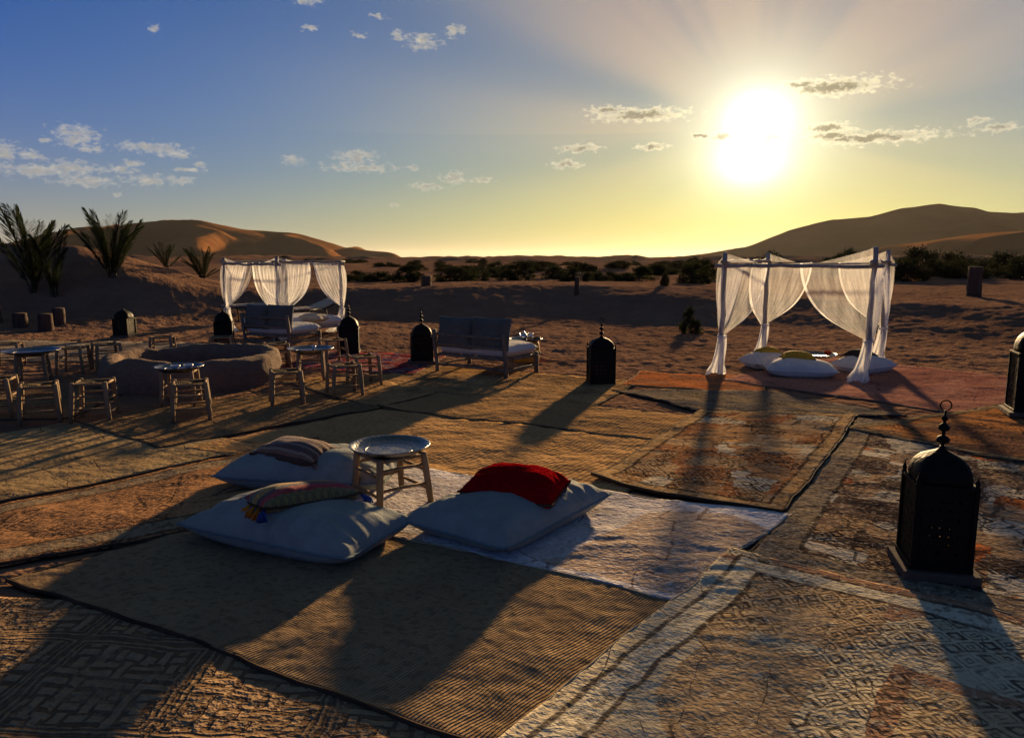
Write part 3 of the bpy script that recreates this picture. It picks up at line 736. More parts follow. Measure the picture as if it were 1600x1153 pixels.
# ------------------------------------------------------------------ big dunes
def ridge_field(X, Y, ridges):
    H = np.full(X.shape, -50.0)
    for pts, sl, sr in ridges:
        for (x0, y0, z0), (x1, y1, z1) in zip(pts[:-1], pts[1:]):
            dx, dy = x1 - x0, y1 - y0; L2 = dx * dx + dy * dy
            t = np.clip(((X - x0) * dx + (Y - y0) * dy) / L2, 0, 1)
            px, py = x0 + t * dx, y0 + t * dy
            side = (X - x0) * dy - (Y - y0) * dx          # >0: right of the line
            d = np.hypot(X - px, Y - py)
            k = np.where(side > 0, sr, sl)
            zc = z0 + t * (z1 - z0)
            h = zc - k * (np.sqrt(d * d + 9) - 3)
            H = np.where(h > H, h, H)
    return H
def dune(name, x0, x1, y0, y1, step, ridges, seed):
    xs = np.arange(x0, x1, step); ys = np.arange(y0, y1, step)
    X, Y = np.meshgrid(xs, ys)
    Xw = X + 16 * pn(X / 90, Y / 90, seed) + 5 * pn(X / 31, Y / 31, seed + 1); Yw = Y + 16 * pn(X / 90, Y / 90, seed + 2)
    H = ridge_field(Xw, Yw, ridges)
    H = H + 1.2 * pn(X / 40, Y / 40, seed + 4) * sst(H, -2, 12)
    edge = np.minimum(np.minimum(X - x0, x1 - X), np.minimum(Y - y0, y1 - Y))
    H = H - 30 * (1 - sst(edge, 0, 40))
    H = np.maximum(H, -6)
    n, m_ = len(xs), len(ys)
    idx = np.arange(n * m_).reshape(m_, n)
    F = np.stack([idx[:-1, :-1], idx[:-1, 1:], idx[1:, 1:], idx[1:, :-1]], -1).reshape(-1, 4)
    me = grid_mesh(name, np.stack([X, Y, H], -1).reshape(-1, 3), F, M['dune_sand'])
    return setting(link(name, me))
def sil(d, pts):          # silhouette crest points given as (bearing tangent x 1000, height angle x 1000) at distance d
    return [(d * a / 1000, d, EYE + d * e / 1000) for a, e in pts]
left_crest = [(-700, 12), (-640, 16), (-610, 18), (-560, 33), (-500, 47), (-450, 50), (-400, 49), (-345, 37), (-310, 35), (-255, 21), (-180, 5), (-120, -4)]
Lc = sil(740, left_crest)
dune('dune', -620, 20, 480, 960, 4.0, [
    (Lc, 0.42, 0.26),
    ([(-300, 742, 38), (-292, 705, 31), (-272, 668, 27), (-264, 635, 20), (-232, 575, 4)], 0.72, 0.30),
    ([(-225, 742, 26), (-205, 700, 24), (-165, 660, 15), (-135, 590, 2)], 0.66, 0.28),
    ([(-390, 742, 36), (-400, 690, 29), (-372, 640, 17), (-350, 575, 3)], 0.62, 0.30),
    ([(-158, 742, 14), (-135, 690, 11), (-100, 640, 3)], 0.6, 0.28),
    ([(-330, 800, 43), (-345, 760, 40)], 0.5, 0.6)], 100)
Rc = sil(620, [(240, 4), (262, 7), (301, 16), (344, 27), (378, 38), (410, 44), (430, 51), (472, 54), (515, 66), (571, 72.5), (601, 68), (620, 62), (660, 61), (690, 62), (800, 56), (1000, 48), (1150, 30)])
dune('dune', 100, 760, 380, 900, 4.0, [
    (Rc, 0.36, 0.34),
    ([(292, 622, 31), (268, 560, 22), (262, 500, 10), (250, 450, 0)], 0.30, 0.34),
    ([(355, 622, 46), (330, 560, 30), (338, 500, 17), (320, 440, 3)], 0.32, 0.28),
    ([(430, 630, 40), (420, 560, 24), (440, 490, 10)], 0.30, 0.28)], 140)
# gentle sunlit shoulder at the far right
dune('dune', 150, 420, 230, 420, 3.0, [([(430, 330, 34), (330, 320, 25), (262, 322, 15.5), (222, 330, 8), (185, 340, 2)], 0.2, 0.115),
                                         ([(300, 240, 9), (252, 262, 6.5), (205, 290, 3)], 0.2, 0.2)], 180)
# ------------------------------------------------------------------ cushions
def pillow_mesh(W, L, Hh, mat, seed=0, res=56, flat=0.45, ears=0.05, puff=2.6, soft=1.0):
    """stuffed cushion lying on its belly, x along W, pinched corners, puckered seams"""
    mb = MB()
    def surf(top):
        def fn(i, j):
            a, b = i * 2 - 1, j * 2 - 1
            # edges bow inwards between the corners
            ex = 1 - ears * (1 - b * b) ; ey = 1 - ears * (1 - a * a)
            x, y = a * W / 2 * ex, b * L / 2 * ey
            ea, eb = 1 - abs(a) ** puff, 1 - abs(b) ** puff
            h = max(ea * eb, 0) ** 0.5
            # wrinkles running in from the seams and from the corners
            rim = (1 - h)
            wr = 0.042 * soft * rim * h * 2.0 * (mnoise.noise(Vector((x * 16 + seed, y * 3.5, 1.0))) * abs(b) + mnoise.noise(Vector((x * 3.5 + seed, y * 16, 4.0))) * abs(a))
            dent = (0.035 * mnoise.noise(Vector((x * 2.6 + seed * 3, y * 2.6, 2.0))) + 0.010 * mnoise.noise(Vector((x * 7 + seed, y * 6, 5.0)))) * soft * h
            if top: z = Hh * h * (1 - flat * 0.25) + wr + dent
            else: z = -Hh * flat * min(1.0, h * 1.6)
            lift = 0.10 * Hh * (abs(a) * abs(b)) ** 4
            return (x, y, z + lift + Hh * flat)
        return fn
    mb.grid(res, res, surf(True)); n1 = len(mb.v)
    bot = MB().grid(res, res, surf(False))
    mb.add(bot.v, [f[::-1] for f in bot.f])
    me = mb.mesh('cushion', mat)
    return me
def seam(W, L, Hh, flat, ears, rad, n=140):
    pts = []
    for k in range(n + 1):
        t = (k / n) * 4
        s, f = int(t) % 4, t - int(t)
        a, b = [(-1 + 2 * f, -1), (1, -1 + 2 * f), (1 - 2 * f, 1), (-1, 1 - 2 * f)][s]
        ex = 1 - ears * (1 - b * b); ey = 1 - ears * (1 - a * a)
        pts.append((a * W / 2 * ex, b * L / 2 * ey, 0.10 * Hh * (abs(a) * abs(b)) ** 4 + Hh * flat + 0.003 * math.sin(k * 2.1)))
    return MB().tube(pts, rad, 5, cap=False)
def cushion(name, label, loc, rz, size, mat, seammat, seed, tilt=(0, 0), flat=0.45, ears=0.05, group=None, soft=1.0, rad=0.008, puff=2.6):
    root = thing(name, label, 'cushion', loc, 0, group)
    root.rotation_euler = (tilt[0], tilt[1], rz)
    link('cover', pillow_mesh(size[0], size[1], size[2], M[mat], seed, flat=flat, ears=ears, soft=soft, puff=puff), root)
    seam(size[0], size[1], size[2], flat, ears, rad).obj('piping', M[seammat], root)
    return root
def tassels(root, W, L, z, ends, seed):
    rd = random.Random(seed)
    for (sx, sy) in ends:
        mb = MB()
        bx, by = sx * W / 2, sy * L / 2
        for q in range(16):
            an = rd.uniform(0, 6.28); r = rd.uniform(0, 0.012)
            p0 = Vector((bx, by, z)); p1 = Vector((bx + sx * 0.03 + r * math.cos(an) * 2, by + sy * 0.03 + r * math.sin(an) * 2, z - 0.03))
            p2 = p1 + Vector((rd.uniform(-.012, .012), rd.uniform(-.012, .012), -0.03))
            mb.tube([p0, p1, p2], 0.006, 4)
        mb.obj('tassel', M[rd.choice(['orange_yarn', 'orange_yarn', 'blue_yarn', 'pink_yarn'])], root)

def P(x, y, dz=0.0): return (x, y, floor_z(x, y) + dz)
cushion('floor_cushion', 'pale blue floor pillow under the multicoloured tasselled cushion, nearest the camera', P(-1.31, 4.36, -0.005), R(-25), (1.26, 0.68, 0.20), 'blue_linen', 'blue_piping', 3)
cushion('floor_cushion', 'pale blue floor pillow behind, left of the tray stool, under the brown striped cushion', P(-1.50, 5.50, -0.005), R(-8), (1.28, 0.70, 0.21), 'blue_linen', 'blue_piping', 8)
cushion('floor_cushion', 'pale blue floor pillow under the red cushion', P(0.0, 4.63, -0.005), R(54), (1.22, 0.80, 0.19), 'blue_linen', 'blue_piping', 15)
k1 = cushion('throw_cushion', 'multicoloured striped cushion with orange tassels on the nearest floor pillow', P(-1.30, 4.44, 0.172), R(40), (0.62, 0.38, 0.11), 'kilim_multi', 'dark_binding', 4, (R(-6), R(3)), 0.5, 0.03, soft=0.6)
tassels(k1, 0.62, 0.36, 0.055, [(-1, -1), (-1, 1), (1, -1), (1, 1)], 3)
tassels(k1, 0.62, 0.36, 0.055, [(-1, t) for t in (-0.6, -0.2, 0.2, 0.6)], 9)
k2 = cushion('throw_cushion', 'brown striped cushion with dark fringe on the rear floor pillow', P(-1.62, 5.44, 0.185), R(-24), (0.56, 0.36, 0.11), 'kilim_brown', 'dark_binding', 6, (R(5), R(2)), 0.5, 0.03, soft=0.6)
def fringe(root, W, L, z, seed):
    rd = random.Random(seed); mb = MB()
    for sx in (-1, 1):
        for q in range(46):
            y = (q / 45 - .5) * L * 0.94
            p0 = Vector((sx * W / 2 * 0.985, y, z)); p1 = p0 + Vector((sx * 0.02, rd.uniform(-.008, .008), -0.012)); p2 = p1 + Vector((sx * 0.012, rd.uniform(-.01, .01), -0.018))
            mb.tube([p0, p1, p2], 0.0025, 4)
    mb.obj('fringe', M['kilim_brown'], root)
fringe(k2, 0.56, 0.36, 0.055, 5)
k3 = cushion('throw_cushion', 'red fleece cushion on the right floor pillow', P(0.02, 4.64, 0.150), R(-20), (0.62, 0.42, 0.145), 'red_fleece', 'dark_binding', 21, (R(5), R(2)), 0.45, 0.03, soft=1.0)
fringe_m = MB()
rdd = random.Random(2)
for q in range(150):
    t = q / 150 * 4; s, f = int(t) % 4, t - int(t)
    a, b = [(-1 + 2 * f, -1), (1, -1 + 2 * f), (1 - 2 * f, 1), (-1, 1 - 2 * f)][s]
    p0 = Vector((a * 0.30 * 0.985, b * 0.19 * 0.985, 0.065)); o = Vector((a, b, 0)).normalized()
    fringe_m.tube([p0, p0 + o * 0.012 + Vector((rdd.uniform(-.008, .008), rdd.uniform(-.008, .008), -0.012))], 0.003, 4)
fringe_m.obj('fringe', M['dark_binding'], k3)

# ------------------------------------------------------------------ stools and trays
def make_stool(label, loc, rz, h=0.40, w=0.33, seed=1, scl=1.0):
    rd = random.Random(seed)
    root = thing('stool', label, 'stool', loc, rz, 'low wooden stools around the camp')
    s = w / 2
    tops = []
    for (a, b) in ((-1, -1), (1, -1), (1, 1), (-1, 1)):
        k = rd.uniform(0.98, 1.06)
        foot = Vector((a * s * 1.06 * k, b * s * 1.06 * k, 0)); top = Vector((a * s * 0.93, b * s * 0.93, h + 0.012))
        mid = foot.lerp(top, 0.5) + Vector((rd.uniform(-.006, .006), rd.uniform(-.006, .006), 0))
        MB().tube([foot, foot.lerp(mid, .5), mid, mid.lerp(top, .5), top - Vector((0, 0, .01)), top], [0.021, 0.024, 0.0255, 0.025, 0.024, 0.019], 8, wob=0.05, rnd=rd).obj('leg', M['stool_wood'], root)
        tops.append((foot, top))
    for i in range(4):
        f0, t0 = tops[i]; f1, t1 = tops[(i + 1) % 4]
        for z in ((0.09, 0.22) if i % 2 else (0.13, 0.26)):
            a, b = f0.lerp(t0, z / h), f1.lerp(t1, z / h)
            m_ = a.lerp(b, .5) + Vector((0, 0, rd.uniform(-.006, .006)))
            MB().tube([a, m_, b], [0.010, 0.0125, 0.010], 6, wob=.06, rnd=rd).obj('rung', M['stool_wood'], root)
        a, b = f0.lerp(t0, 0.94), f1.lerp(t1, 0.94)
        MB().tube([a, b], 0.014, 6).obj('seat_rail', M['stool_wood'], root)
    # woven rush seat: cords wound over the rails, four triangles meeting in the middle
    seat = MB()
    q = s * 0.97
    for i in range(9):
        d = q * (1 - (i + 0.5) / 9.5); zz = h - 0.010 - 0.010 * (1 - d / q)
        seat.tube([(-d, -d, zz), (d, -d, zz), (d, d, zz), (-d, d, zz), (-d, -d, zz)], 0.0095, 5, cap=False)
    seat.grid(5, 5, lambda i, j: ((i * 2 - 1) * q, (j * 2 - 1) * q, h - 0.022))
    seat.obj('rush_seat', M['rush'], root)
    return root
def tray(label, loc, rad=0.29, cups=0):
    root = thing('tray', label, 'tray', loc, random.uniform(0, 6), 'round metal trays set on stools')
    prof = [(0.001, 0.004), (rad * .62, 0.004), (rad * .78, 0.006), (rad * .86, 0.018), (rad * .93, 0.033), (rad * .99, 0.040), (rad, 0.036), (rad * .985, 0.031), (rad * .94, 0.026), (rad * .87, 0.010), (rad * .79, -0.002), (rad * .6, -0.004), (0.001, -0.004)]
    MB().lathe(prof, seg=56).obj('dish', M['tray_metal'], root)
    ring = [(rad * .60 * math.cos(k / 48 * 6.2832), rad * .60 * math.sin(k / 48 * 6.2832), 0.0045) for k in range(49)]
    MB().tube(ring, 0.003, 5, cap=False).obj('engraved_ring', M['tray_metal'], root)
    return root

SP = [  # x, y, rotation, height, label
 (-0.85, 5.05, 38, 0.345, 'stool carrying the large tray between the three blue floor pillows'),
 (-3.42, 7.80, 22, 0.39, 'stool with open rush seat in front of the tray with white cups'),
 (-3.86, 8.55, 12, 0.40, 'stool under the tray with white cups in front of the fire ring'),
 (-4.42, 7.75, 14, 0.40, 'stool at front left of the fire ring, right of its neighbour by the rug edge'),
 (-4.98, 7.72, 30, 0.40, 'stool on the left, second from the left edge in the front row'),
 (-5.62, 7.98, 18, 0.41, 'stool cut off by the left edge in the front row'),
 (-6.60, 10.15, 25, 0.40, 'stool under the empty dark tray at the far left'),
 (-6.62, 11.15, 10, 0.39, 'stool just behind the dark tray at the far left'),
 (-6.22, 11.35, 40, 0.40, 'stool between the far left tray and the fire ring'),
 (-6.02, 12.75, 15, 0.39, 'stool peeking over the rear rim of the fire ring'),
 (-7.9, 11.6, 20, 0.38, 'stool at the far left edge behind the dark tray'),
 (-2.66, 8.66, 20, 0.39, 'stool on the right of the fire ring, nearest the camera'),
 (-2.12, 9.30, 28, 0.39, 'stool right of the fire ring, middle of the row of three'),
 (-2.02, 10.02, 32, 0.39, 'stool right of the fire ring, next to the red rug'),
 (-2.82, 10.35, 12, 0.40, 'stool under the tray on the right of the fire ring'),
 (-3.62, 11.35, 25, 0.40, 'stool behind the fire ring, left of the right hand tray'),
 (-2.92, 12.05, 35, 0.40, 'stool on the red rug between lantern and right hand tray'),
 (-5.0, 12.75, 15, 0.36, 'stool behind the fire ring below the left canopy lantern'),
]
for i, (x, y, rz, h, lab) in enumerate(SP):
    make_stool(lab, P(x, y, -0.004), R(rz), h, 0.335 if i else 0.36, i + 3)
tray('large hammered round tray on the stool between the blue pillows', P(-0.85, 5.05, 0.362), 0.28)
tc = (-3.86, 8.55)
tray('round tray with two white cups in front of the fire ring', P(*tc, 0.415), 0.27)
tray('empty dark round tray at the far left', P(-6.60, 10.15, 0.415), 0.36)
tray('round tray on the right of the fire ring', P(-2.82, 10.35, 0.415), 0.32)
def cup(label, loc, r=0.04, h=0.035, mat='glazed_white', group=None):
    o = MB().lathe([(r * .5, 0), (r * .55, 0.002), (r * .9, h * .6), (r, h), (r * .94, h), (r * .82, h * .6), (r * .4, 0.008), (0.001, 0.008)], seg=20).obj('cup', M[mat])
    o.location = loc
    return tag(o, label, 'cup', group)
cup('left of two white cups on the tray by the fire ring', P(tc[0] - 0.03, tc[1] - 0.03, 0.419), 0.055, 0.045)
cup('right of two white cups on the tray by the fire ring', P(tc[0] + 0.09, tc[1] + 0.04, 0.419), 0.055, 0.045)
cup('small glass on the tray right of the fire ring', P(-2.78, 10.38, 0.419), 0.03, 0.06)

# ------------------------------------------------------------------ adobe fire ring
def fire_ring():
    root = thing('fire_ring', 'low round adobe fire ring with thick uneven rim', 'fire pit', (-4.48, 10.35, floor_z(-4.48, 10.35)))
    root.scale = (0.89, 0.89, 0.88)
    n = 120
    mb = MB()
    prof = [(1.30, -0.08), (1.335, 0.06), (1.34, 0.2), (1.325, 0.33), (1.29, 0.41), (1.22, 0.455), (1.13, 0.46), (1.06, 0.435), (1.02, 0.36), (1.00, 0.2), (0.99, -0.05)]
    def fn(i, j):
        an = i * 2 * math.pi
        k = j * (len(prof) - 1); a = int(min(k, len(prof) - 2)); f = k - a
        r = prof[a][0] * (1 - f) + prof[a + 1][0] * f; z = prof[a][1] * (1 - f) + prof[a + 1][1] * f
        ca, sa = math.cos(an), math.sin(an)
        lump = 0.07 * mnoise.noise(Vector((ca * 1.6, sa * 1.6, 3))) + 0.03 * mnoise.noise(Vector((ca * 5, sa * 5, z * 5)))
        hz = 1 + 0.16 * mnoise.noise(Vector((ca * 1.9 + 7, sa * 1.9, 1.5))) + 0.05 * mnoise.noise(Vector((ca * 6, sa * 6, 8)))
        # a dip where the rim is worn, on the left front
        hz -= 0.16 * math.exp(-((an - R(232)) / 0.22) ** 2)
        r = r + lump
        return (r * ca * 1.0, r * sa * 0.98, z * (hz if z > 0 else 1) + 0.012 * mnoise.noise(Vector((ca * 11, sa * 11, z * 12))))
    mb.grid(n, 34, fn, close_u=True)
    mb.obj('rim_wall', M['adobe'], root)
    ash = MB()
    ash.grid(30, 30, lambda i, j: ((i * 2 - 1) * 1.0 * math.sqrt(1 - (j * 2 - 1) ** 2 / 2), (j * 2 - 1) * 1.0 * math.sqrt(1 - (i * 2 - 1) ** 2 / 2), 0.05 + 0.05 * mnoise.noise(Vector((i * 7, j * 7, 0)))))
    ash.obj('ash_bed', M['stone_slab'], root)
fire_ring()

# ------------------------------------------------------------------ pierced iron lanterns
def lantern(label, x, y, rz, w=0.33, hb=0.52, dome=0.17, finial=True, spires=True, slab=True, seed=1, dz=0.0):
    rd = random.Random(seed)
    root = thing('lantern', label, 'lantern', P(x, y, dz), R(rz), 'black pierced iron floor lanterns')
    s = w / 2; z0 = 0.045 if slab else 0.0
    if slab:
        b = MB().box((0, 0, 0.02), (w * 1.3, w * 1.3, 0.05)).obj('base_slab', M['stone_slab'], root, smooth=False, bevel=0.006)
    MB().box((0, 0, z0 + 0.012), (w * 1.07, w * 1.07, 0.028)).obj('plinth', M['black_iron'], root, smooth=False, bevel=0.004)
    zb, zt = z0 + 0.026, hb
    nx, ny = 6, 9
    def panel():
        mb = MB()
        for i in range(nx):
            for j in range(ny):
                cx, cz = (i + .5) / nx - .5, (j + .5) / ny
                hw, hh = .5 / nx, .5 / ny
                fr = 0.34 if (i + j) % 2 else 0.14
                if j == 0 or j == ny - 1 or i == 0 or i == nx - 1: fr *= 0.55
                out, inn = [], []
                for k in range(8):
                    an = k * math.pi / 4
                    ox, oz = [(1, 0), (1, 1), (0, 1), (-1, 1), (-1, 0), (-1, -1), (0, -1), (1, -1)][k]
                    rr = fr * (1.0 if k % 2 == 0 else (0.55 if (i + j) % 2 else 0.8))
                    out.append(((cx + ox * hw) * w * .94, 0, zb + (cz + oz * hh) * (zt - zb)))
                    inn.append(((cx + math.cos(an) * rr * hw * 2 * .8) * w * .94, 0, zb + (cz + math.sin(an) * rr * hh * 2 * .8) * (zt - zb)))
                mb.add(out + inn, [(k, (k + 1) % 8, 8 + (k + 1) % 8, 8 + k) for k in range(8)])
        return mb.mesh('panel', M['black_iron'], smooth=False)
    pm = panel()
    for k in range(4):
        o = link('pierced_panel', pm, root); o.rotation_euler = (0, 0, k * math.pi / 2)
        a = Vector((0, -s * .97, 0)); a.rotate(Matrix.Rotation(k * math.pi / 2, 3, 'Z')); o.location = a
        so = o.modifiers.new('thick', 'SOLIDIFY'); so.thickness = 0.004
    for (a, b) in ((-1, -1), (1, -1), (1, 1), (-1, 1)):
        MB().box((a * s * .97, b * s * .97, (zb + zt) / 2), (0.022, 0.022, zt - zb)).obj('corner_post', M['black_iron'], root, smooth=False)
        if spires:
            MB().lathe([(0.014, 0), (0.016, 0.014), (0.009, 0.024), (0.013, 0.038), (0.007, 0.052), (0.001, 0.08)], c=(a * s * .97, b * s * .97, zt), seg=8).obj('corner_spire', M['black_iron'], root)
    MB().box((0, 0, zt + 0.008), (w * 1.06, w * 1.06, 0.018)).obj('cornice', M['black_iron'], root, smooth=False, bevel=0.003)
    D = dome
    prof = [(s * .96, 0.017), (s * .985, D * .22), (s * .95, D * .45), (s * .84, D * .68), (s * .64, D * .88), (s * .42, D * 1.0), (s * .22, D * 1.08), (s * .09, D * 1.17), (0.012, D * 1.24)]
    d = MB(); d.lathe(prof, c=(0, 0, zt), seg=32, sq=4.5); d.obj('dome', M['black_iron'], root)
    if finial:
        zf = zt + D * 1.2
        f = MB().lathe([(0.008, 0), (0.008, 0.02), (0.030, 0.028), (0.034, 0.042), (0.026, 0.056), (0.009, 0.064), (0.009, 0.085), (0.025, 0.094), (0.029, 0.108), (0.021, 0.122), (0.008, 0.130), (0.008, 0.142), (0.017, 0.150), (0.017, 0.160), (0.006, 0.172), (0.005, 0.20)], c=(0, 0, zf), seg=14)
        f.obj('finial', M['black_iron'], root)
        zr = zf + 0.225
        MB().tube([(0.027 * math.cos(k / 16 * 5.4 - 1.2), 0, zr + 0.027 * math.sin(k / 16 * 5.4 - 1.2)) for k in range(17)], 0.004, 5).obj('carrying_ring', M['black_iron'], root)
    return root
lantern('large black pierced lantern on a slab in the right foreground', 2.29, 3.86, -14, 0.285, 0.49, 0.16, True, True, True, 1)
lantern('black lantern cut off by the right edge beside the pink rug', 5.62, 7.95, -20, 0.36, 0.66, 0.24, True, False, True, 2)
lantern('black lantern with ball finial standing alone between sofa and right canopy', 1.23, 10.2, 4, 0.335, 0.47, 0.14, True, True, False, 3)
lantern('black lantern at the left end of the wooden sofa with two teal cushions', -1.47, 12.05, 12, 0.33, 0.42, 0.19, True, True, True, 4)
lantern('black lantern right of the left canopy, behind the red rug', -2.95, 13.45, 8, 0.34, 0.43, 0.20, True, True, False, 5)
lantern('black lantern behind the fire ring at the left foot of the canopy', -5.78, 14.9, 15, 0.34, 0.40, 0.22, False, True, False, 6)
lantern('black lantern on a slab alone below the palm mound', -8.5, 16.3, -5, 0.33, 0.39, 0.18, False, False, True, 7)
# ------------------------------------------------------------------ canopies with tied tulle curtains
def crooked(p0, p1, r0, r1, seed, n=9, amp=0.012, seg=9):
    rd = random.Random(seed); p0, p1 = Vector(p0), Vector(p1)
    pts, rad = [], []
    for i in range(n):
        t = i / (n - 1)
        j = amp if 0 < i < n - 1 else 0
        pts.append(p0.lerp(p1, t) + Vector((rd.uniform(-j, j), rd.uniform(-j, j), rd.uniform(-j, j))))
        rad.append((r0 * (1 - t) + r1 * t) * rd.uniform(0.9, 1.12))
    return MB().tube(pts, rad, seg, wob=0.05, rnd=rd)
def canopy(label, corners, hbeam, tops, tie, cover, seed, tails):
    """corners: four post feet going round; cover[i] = shares of side i covered by the curtain at its start and at its end"""
    rd = random.Random(seed)
    cx = sum(c[0] for c in corners) / 4; cy = sum(c[1] for c in corners) / 4
    g = [floor_z(*c) - 0.03 for c in corners]
    root = thing('canopy', label, 'canopy', (cx, cy, 0))
    C = [Vector((c[0] - cx, c[1] - cy, 0)) for c in corners]
    for i in range(4):
        ln = Vector((rd.uniform(-.02, .02), rd.uniform(-.02, .02), 0))
        crooked(C[i] + Vector((0, 0, g[i])), C[i] + ln + Vector((0, 0, tops[i])), 0.042, 0.036, seed + i).obj('post', M['grey_wood'], root)
    for i in range(4):
        a, b = C[i], C[(i + 1) % 4]; u = (b - a).normalized()
        dz = 0.03 if i % 2 else -0.03
        crooked(a - u * 0.14 + Vector((0, 0, hbeam + dz)), b + u * 0.14 + Vector((0, 0, hbeam + dz)), 0.027, 0.024, seed + 20 + i, 11, 0.012).obj('beam', M['grey_wood'], root)
        # lashing rope at the joint
        lash = MB()
        for q in range(4):
            lash.tube([a + Vector((0.05 * math.cos(k / 10 * 6.283), 0.05 * math.sin(k / 10 * 6.283), hbeam - 0.03 + q * 0.02)) for k in range(11)], 0.007, 5, cap=False)
        lash.obj('lashing', M['pale_binding'], root)
    for i in range(4):
        for end in (0, 1):
            sh = cover[i][end]
            if sh <= 0: continue
            a = C[i] if end == 0 else C[(i + 1) % 4]
            b = C[(i + 1) % 4] if end == 0 else C[i]
            u = (b - a).normalized(); Ls = (b - a).length
            nrm = Vector((-u.y, u.x, 0)); out = nrm if nrm.dot((a + b) * 0.5) > 0 else -nrm
            T = a + Vector((0, 0, tie)) + out * 0.03
            ph = rd.uniform(0, 6); npl = rd.uniform(6, 9) * sh * Ls / 0.9
            over = 0.10
            def fn(s, t, a=a, u=u, out=out, T=T, ph=ph, npl=npl, sh=sh, Ls=Ls):
                top = a + u * (-over + s * (sh * Ls + over)) + Vector((0, 0, hbeam + 0.01 - 0.02 * math.sin(s * 3.14)))
                h = t
                k = h ** (1.35 + 0.75 * s)          # the free edge hangs first, then swings in to the tie
                x = top.lerp(T, k)
                z = top.z + (T.z - top.z) * h
                sag = -0.10 * s * math.sin(math.pi * h) ** 2 * (0.4 + 0.6 * h)
                amp = 0.035 * (1 - 0.55 * h) * min(1, h * 5)
                pl = math.sin(s * npl * 6.283 + ph + 0.8 * math.sin(h * 3)) * amp + 0.012 * math.sin(s * npl * 13 + ph * 2 + h * 5) * min(1, h * 4)
                bunch = 0.05 * (s - 0.5) * h ** 4
                p = Vector((x.x, x.y, z + sag)) + out * (pl + 0.05 * math.sin(math.pi * h) + bunch) - u * 0.04 * math.sin(h * math.pi) * (1 - s)
                return p
            MB().grid(44, 30, fn).obj('curtain', M['tulle'], root)
            # hem: the doubled selvedge along the free edge
            hem = MB(); hem.grid(3, 30, lambda s, t: fn(0.965 + 0.035 * s, t) + out * 0.004)
            hem.obj('curtain_hem', M['tulle_dense'], root)
    for i in range(4):
        T = C[i] + Vector((0, 0, tie)); d = Vector((*tails[i], 0))
        ph = rd.uniform(0, 6)
        def tf(s, t, T=T, d=d, ph=ph, gz=g[i]):
            an = s * 6.283
            r = 0.055 + 0.025 * t + 0.10 * max(0, t - 0.75) * 1.6
            r *= 1 + 0.28 * math.sin(an * 5 + ph + t * 2) + 0.12 * math.sin(an * 9 + t * 3)
            base = T + Vector((0, 0, -(tie - gz - 0.045) * t)) + d * (t ** 1.7)
            return base + Vector((math.cos(an) * r * (1 + 0.5 * max(0, t - .8) * 5 * abs(d.x)), math.sin(an) * r, 0.03 * math.sin(an * 3 + ph) * t))
        MB().grid(40, 18, tf, close_u=True).obj('curtain_tail', M['tulle_dense'], root)
        lash = MB()
        for q in range(3):
            lash.tube([T + Vector((0.065 * math.cos(k / 12 * 6.283), 0.065 * math.sin(k / 12 * 6.283), -0.01 + q * 0.014)) for k in range(13)], 0.007, 5, cap=False)
        lash.obj('curtain_tie', M['tulle_dense'], root)
        # veil thrown over the post head, running down to both beams
        for j, sgn in ((i, 1), ((i - 1) % 4, -1)):
            a, b = C[i], (C[(i + 1) % 4] if sgn > 0 else C[(i - 1) % 4])
            u = (b - a).normalized(); Ls = (b - a).length
            run = Ls * (0.36 if tops[i] - hbeam > 0.18 else 0.24)
            hd = Vector((a.x, a.y, tops[i] - 0.01))
            nr = Vector((-u.y, u.x, 0))
            def vf(s, t, hd=hd, a=a, u=u, run=run, nr=nr):
                lo = a + u * (run * s - 0.10 * (1 - s)) + Vector((0, 0, hbeam + 0.015))
                e = hd.lerp(lo, t)
                return Vector((e.x, e.y, hd.z + (lo.z - hd.z) * (t ** 0.85))) + nr * (0.025 * math.sin(s * 9) * t)
            MB().grid(12, 8, vf).obj('veil', M['tulle'], root)
    return root
canopy('bed canopy of grey poles and white tulle on the right, over white cushions', [(3.10, 10.95), (4.95, 10.30), (6.12, 12.25), (4.40, 12.92)], 1.625, [1.79, 1.86, 1.84, 1.80], 0.56,
       [(0.30, 0.48), (0.45, 0.42), (0.40, 0.38), (0.38, 0.42)], 11, [(-0.10, -0.05), (-0.18, -0.12), (-0.14, -0.1), (-0.12, -0.05)])
canopy('bed canopy of grey poles and white tulle on the left, below the palm mound', [(-6.68, 17.49), (-4.87, 15.60), (-3.95, 17.33), (-5.78, 19.2)], 1.60, [1.72, 1.74, 1.66, 1.70], 0.54,
       [(0.46, 0.44), (0.48, 0.46), (0.45, 0.45), (0.46, 0.45)], 31, [(0.10, -0.06), (0.03, -0.05), (-0.22, -0.1), (0.0, 0.0)])

